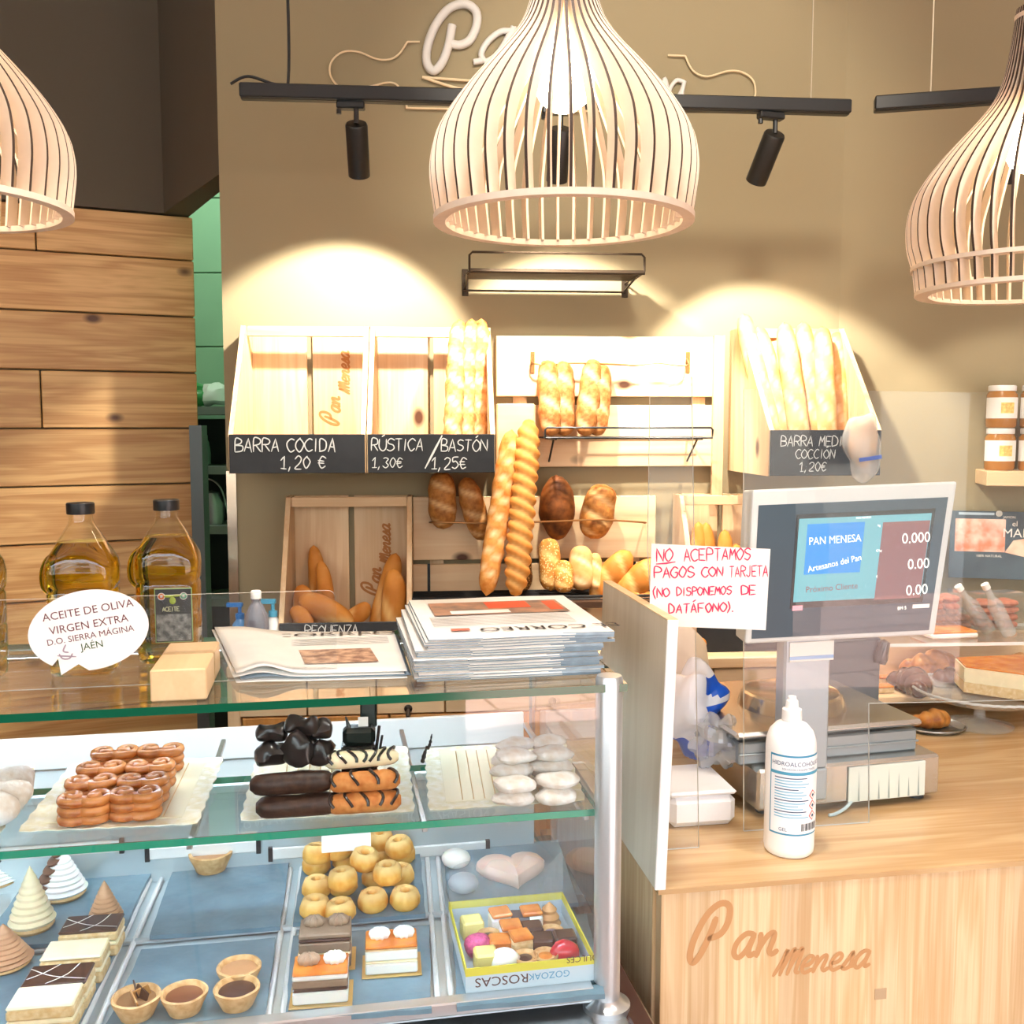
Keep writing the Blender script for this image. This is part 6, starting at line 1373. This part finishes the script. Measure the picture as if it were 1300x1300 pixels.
b = MB(); b.tube([((rp - .001) * (1 + .012 * math.cos(a * 44)) * math.cos(a), (rp - .001) * (1 + .012 * math.cos(a * 44)) * math.sin(a), hp_ + .0175) for a in [2 * math.pi * i / 176 for i in range(176)]], .0032, 6, closed=True); b.build('scalloped_rim', sheet_glass('rim_glass', (.92, .92, .9), .05, haze=.5, ior=1.7), cs, smooth=True)
zc_ = ZQ + hp_ + .006
x2, y2 = x + .065, y + .0
ck = thing('glazed_cake', 'half of a white layer cake with orange glazed top on the glass stand', 'cake', FR.w(x2, y2, zc_), FR.a)
cake_out = [(-.095, .02), (.0, -.075), (.12, -.075), (.12, .11), (-.06, .11)]
b = MB(); b.prism(cake_out, 0, .024); b.build('lower_layer', sponge, ck); b = MB(); b.prism([(a * .985, c * .985) for a, c in cake_out], .0243, .032); b.build('cream', cream_m, ck)
b = MB(); b.prism(cake_out, .0323, .058); b.build('upper_layer', cream_m, ck); b = MB(); b.prism([(a * .97, c * .97) for a, c in cake_out], .0583, .062); b.build('orange_glaze', egg, ck, bevel=.001)
for px, py, lab, m_ in ((1290, 890, 'small white card leaning against the cake', MT['paper']),):
    b = MB(); b.bbox(-.022, .022, -.0005, .0005, 0, .03, .0002); put(b.build('price_card', m_, loc=FR.w(x2 + .045, y2 - .080, zc_), rot=(R(-8), 0, FR.a)), lab, 'card')
# serving board, metal tray and croissants underneath
bx_, by_ = FR.hitz(1172, 933, ZR)
def croissant(label, p, s, rz, mat, r=.024, cat='croissant', tilt=0):
    b = MB(); n = 30; P_ = []; rr = []
    for i in range(n + 1):
        u = i / n * 2 - 1; a = u * 1.25; P_.append((.055 * math.sin(a) * s, (.055 * (1 - math.cos(a)) * .9) * s, r * s * .9 * (1 - .35 * abs(u)))); rr.append(s * r * (1 - abs(u) ** 1.6) ** .6 * (1 + .30 * abs(math.sin(i * .52)) - .12) + .0015)
    b.tube(P_, rr, 14); b.v = [(a, c, max(0, d)) for a, c, d in b.v]; b.att([.3 * (d > r * s * 1.3) for a, c, d in b.v])
    return put(b.build('croissant', mat, loc=p, rot=(tilt, 0, rz), smooth=True, angle=70), label, cat, 'croissants behind the scale')
cro = bread_mat('croissant_crust', (206, 134, 62), (150, 80, 28), (236, 184, 110), sc=40); cro.node_tree.nodes['Principled BSDF'].inputs['Roughness'].default_value = .35
crochoc = plain('chocolate_coating', (84, 48, 34), .22, coat=.5, noise_amt=.15, noise_sc=30)
mt = thing('metal_tray', 'oval metal tray with a croissant under the cake stand', 'tray', FR.w(*(lambda q: (q[0], q[1], ZQ))(FR.hitz(1185, 925, ZR))), FR.a)
b = MB(); b.lathe([(0, 0), (.09, 0), (.105, .008), (.103, .010), (.09, .003), (0, .003)], 40, sx=.7, sy=.6); b.build('dish', MT['steel'], mt, smooth=True)
q = mt.location; croissant('golden croissant on the oval metal tray under the stand', q + Vector((.0, -.005, .0045)), .85, .3, cro)
# raised step with croissants and boxed biscuits
ZS2 = 1.005
ry0 = max(.75, FR.hitz(1140, 885, ZS2)[1]); rx0 = FR.hitz(1108, 885, ZS2)[0]
stp = thing('wooden_riser', 'low wooden riser behind the scale carrying croissants and cakes', 'riser', FR.w(rx0, ry0, ZQ), FR.a)
b = MB(); b.bbox(0, .95, 0, .20, ZS2 - ZR - .016, ZS2 - ZR - .001, .002); b.build('riser_top', MT['cratex'], stp)
for xx in (.0, .93): b = MB(); b.bbox(xx, xx + .02, .01, .19, 0, ZS2 - ZR - .0165, .001); b.build('riser_leg', MT['crate'], stp)
z2 = ZS2 + .0006
def onr(px, py, z=z2): y = min(max(FR.hitz(px, py, z)[1], ry0 + .02), ry0 + .17); return FR.w(FR.hit(px, py, y)[0], y, z)
croissant('chocolate coated croissant standing nearest the scale', onr(1160, 884), 1.15, R(100) , crochoc, .027)
croissant('golden croissant lying behind the chocolate coated one', onr(1186, 862), 1.35, R(12), cro, .027)
croissant('second chocolate coated croissant beside the cake stand rim', onr(1206, 872), 1.0, R(10), crochoc, .024)
for px, py, lab, i in ((1120, 878, 'orange glazed slice at the left of the riser, front', 0), (1124, 866, 'orange glazed slice at the left of the riser, behind', 1)):
    t = thing('cake_slice', lab, 'cake', onr(px, py), FR.a, group='orange slices on the riser'); b = MB(); b.bbox(-.024, .024, -.016, .016, 0, .012, .002); b.build('sponge', sponge, t); b = MB(); b.bbox(-.0235, .0235, -.0155, .0155, .0123, .017, .002); b.build('orange_glaze', egg, t)
croissant('golden croissant at the right edge behind the cake', onr(1296, 862), 1.2, R(20), cro, .027)
# upper shelf by the wall: orange cake tray, biscuit boxes, jars, poster
ZU = 1.13
uy = FR.hitz(1215, 815, ZU)[1]; ux = FR.hitz(1180, 815, ZU)[0]
us = thing('display_step', 'upper display step by the right wall under the ham poster', 'step', FR.w(ux, uy, ZQ), FR.a - R(6))
b = MB(); b.box(-.12, .9, 0, .22, ZU - ZR - .009, ZU - ZR - .001); b.m = [0, 0, 1, 1, 1, 1]; b.build('step_top', [MT['acryl'], MT['aedge']], us)
b = MB(); b.bbox(-.12, .9, .195, .213, 0, ZU - ZR - .017, .001); b.build('step_back', MT['pale'], us)
z3 = ZU + .0006
def onu(px, py, z=z3): y = min(FR.hitz(px, py, z)[1], uy + .10); return FR.w(FR.hit(px, py, y)[0], y, z)
t = thing('tray_cake', 'flat white tray cake with bright orange top behind the display', 'cake', onu(1213, 811), FR.a)
b = MB(); b.bbox(-.062, .062, -.0, .10, 0, .012, .003); b.build('white_side', merg, t); b = MB(); b.bbox(-.060, .060, .001, .099, .0123, .018, .002); b.build('orange_top', egg, t)
def biscuit_box(px, py, w_, d_, h_, label, n_, z=z3, m_=None):
    t = thing('biscuit_box', label, 'box', onu(px, py, z), FR.a, group='clear boxes of biscuits')
    b = MB(); b.bbox(-w_, w_, 0, d_, 0, h_, .004); b.build('clear_box', clearj, t, smooth=False)
    for i in range(n_):
        b = MB(); b.blob((0, 0, 0), w_ * .40, d_ * .30, .010, .2, 60, 12, 6, seed=i); b.build('biscuit', m_ or cro, t, loc=(-w_ * .45 + (i % 2) * w_ * .9, d_ * (.3 + .35 * ((i // 2) % 2)), .013 + (i // 4) * .018), smooth=True)
bis = plain('brown_biscuit', (150, 92, 58), .6, c2=(104, 58, 36), noise_sc=60); bis2 = plain('reddish_biscuit', (196, 116, 84), .6, c2=(160, 84, 58), noise_sc=60)
biscuit_box(1216, 793, .058, .075, .050, 'clear box of brown biscuits on the display step, front left', 8, z3 , bis)
biscuit_box(1206, 775, .040, .06, .060, 'clear box of small dark biscuits behind the front one', 12, z3, bis)
biscuit_box(1272, 768, .070, .06, .095, 'tall clear box of reddish biscuits under the poster', 16, z3, bis2)
biscuit_box(1204, 757, .050, .07, .050, 'clear box of biscuits stacked on the front left box', 8, z3 + .0512, bis2)
biscuit_box(1262, 800, .040, .06, .040, 'small clear box of biscuits before the tall box', 8, z3, bis)
for i, (px, py, a) in enumerate(((1256, 800, -38), (1282, 806, -30))):
    t = thing('glass_bottle', ['empty glass bottle leaning across the biscuit boxes', 'empty glass bottle leaning at the right picture edge'][i], 'bottle', onu(px, py), rot=(0, R(a), FR.a))
    b = MB(); b.lathe([(0, .003), (.017, .003), (.018, .006), (.018, .09), (.008, .115), (.008, .14)], 20); b.build('body', sheet_glass('bottle_glass', (.92, .94, .92), .05, haze=.25), t, smooth=True); b = MB(); b.lathe([(.0095, .136), (.0095, .150), (0, .150)], 14); b.build('cap', MT['white'], t, smooth=True)
# poster panels
yp = -.05
def wq(px, py, y=yp): return FW.hit(px, py, y)
xa, za = wq(1207, 648); xb, zb = wq(1330, 737)
po = thing('ham_poster', 'dark blue poster with ham photos on the right wall', 'poster', FW.w(xa, yp, 1.2), FW.a); zz0 = 1.2
b = MB(); b.bbox(0, xb - xa, -.003, .0, zb - zz0, za - zz0, .0005); b.build('poster_board', plain('poster_blue', (70, 92, 106), .5, c2=(56, 74, 88), noise_sc=8), po)
def pq(name, x0, y0, x1, y1, d, mat): a = wq(x0, y0); c = wq(x1, y1); b = MB(); b.box(a[0] - xa, c[0] - xa, -.003 - d, -.003 - d + .0003, c[1] - zz0, a[1] - zz0); return b.build(name, mat, po)
pq('ham_photo', 1213, 658, 1275, 701, .0005, plain('ham_slices', (224, 134, 102), .5, c2=(240, 212, 196), noise_sc=26)); pq('caption_strip', 1217, 650, 1262, 654, .0005, plain('strip_pale', (170, 190, 204), .5))
b = MB(); a = wq(1268, 652); b.lathe([(0, 0), (.009, 0)], 20, M=TM(a[0] - xa, -.0042, a[1] - zz0, R(90))); b.build('round_seal', MT['paper'], po)
for s_t, px, py, sz in (('el', 1288, 668, .022), ('MAD', 1291, 682, .036), ('JAMÓN', 1281, 658, .010), ('100% NATURAL', 1255, 707, .010)):
    a = wq(px, py); printed('poster_text', s_t, sz, MT['paper'], po, (a[0] - xa, -.0042, a[1] - zz0), FACE)
b = MB(); P_ = [wq(*p) for p in ((1275, 701), (1286, 686), (1300, 684), (1330, 690), (1330, 706), (1300, 707))]; b.add([(x - xa, -.0042, z - zz0) for x, z in P_], [tuple(range(6))]); b.build('ham_cut', plain('ham_cut_orange', (232, 124, 84), .5, c2=(244, 214, 190), noise_sc=14), po)
# honey shelf
ysf = -.15
xa, za = FW.hit(1253, 598, ysf); _, zb = FW.hit(1253, 617, ysf)
t = thing('honey_shelf', 'short floating pine shelf with jars on the right wall', 'shelf', FW.w(xa, 0, za), FW.a)
b = MB(); b.bbox(0, .6, ysf, -.001, zb - za, 0, .002); b.build('shelf_board', MT['pale'], t)
honey = plain('honey', (170, 112, 44), .15, coat=.3); 
for r_ in range(2):
    for c_i in range(3):
        t = thing('honey_jar', f"honey jar, {'lower' if r_ == 0 else 'upper'} row, {['first', 'second', 'third'][c_i]} along the wall shelf", 'jar', FW.w(xa + .045 + c_i * .088 + r_ * .0, -.085, za + .0006 + r_ * .1195), FW.a, group='honey jars on the wall shelf')
        b = MB(); b.lathe([(0, 0), (.036, 0), (.040, .006), (.040, .092), (.034, .100), (.034, .104), (0, .104)], 28); b.build('glass_body', honey, t, smooth=True)
        b = MB(); b.lathe([(.0355, .102), (.0365, .104), (.0365, .116), (.034, .118), (0, .118)], 28); b.build('lid', MT['white'], t, smooth=True)
        b = MB(); v = []
        for i in range(21): a = -1.5 + 3.0 * i / 20; v += [(.0405 * math.sin(a), -.0405 * math.cos(a), .026), (.0405 * math.sin(a), -.0405 * math.cos(a), .084)]
        b.add(v, [(2 * i, 2 * i + 2, 2 * i + 3, 2 * i + 1) for i in range(20)]); l = b.build('label', MT['paper'], t, smooth=True)
        b = MB(); v = []
        for i in range(9): a = -.25 + .9 * i / 8; v += [(.0409 * math.sin(a), -.0409 * math.cos(a), .040), (.0409 * math.sin(a), -.0409 * math.cos(a), .070)]
        b.add(v, [(2 * i, 2 * i + 2, 2 * i + 3, 2 * i + 1) for i in range(8)]); b.build('yellow_emblem', plain('honey_yellow', (236, 220, 130), .5, c2=(214, 176, 90), noise_sc=160) if 'honey_yellow' not in bpy.data.materials else bpy.data.materials['honey_yellow'], l, smooth=True)
# rolls and paper bag on the back counter, below the notice
for i, (px, py) in enumerate(((878, 818), (866, 826))): bread('bread_roll', ['golden roll lying on the back counter below the notice', 'second golden roll beside the panel, below the notice'][i], 'roll', FB.w(0, 0, 0) and (FB.hit(px - 14, py, -.30)[0], -.30 - .03 * i, ZC + .026), (FB.hit(px + 18, py, -.30)[0], -.31 - .03 * i, ZC + .03), .026, 'plainb', 'golden rolls on the back counter', cuts=2, seed=120 + i, taper=.8)
xk, zk = FB.hit(868, 900, -.50)
b = MB(); b.blob((0, 0, .12), .06, .045, .13, .25, 14, 22, 14, seed=31); b.v = [(a, c, max(0, d)) for a, c, d in b.v]
bp_ = FR.hitz(868, 928, ZR); put(b.build('paper_sack', plain('beige_paper_sack', (206, 186, 160), .7, bump=.4, bump_sc=40), loc=FR.w(bp_[0], min(bp_[1], .78), ZQ), rot=(0, 0, FR.a), smooth=True, angle=30), 'crumpled beige paper sack behind the carrier bag', 'sack')
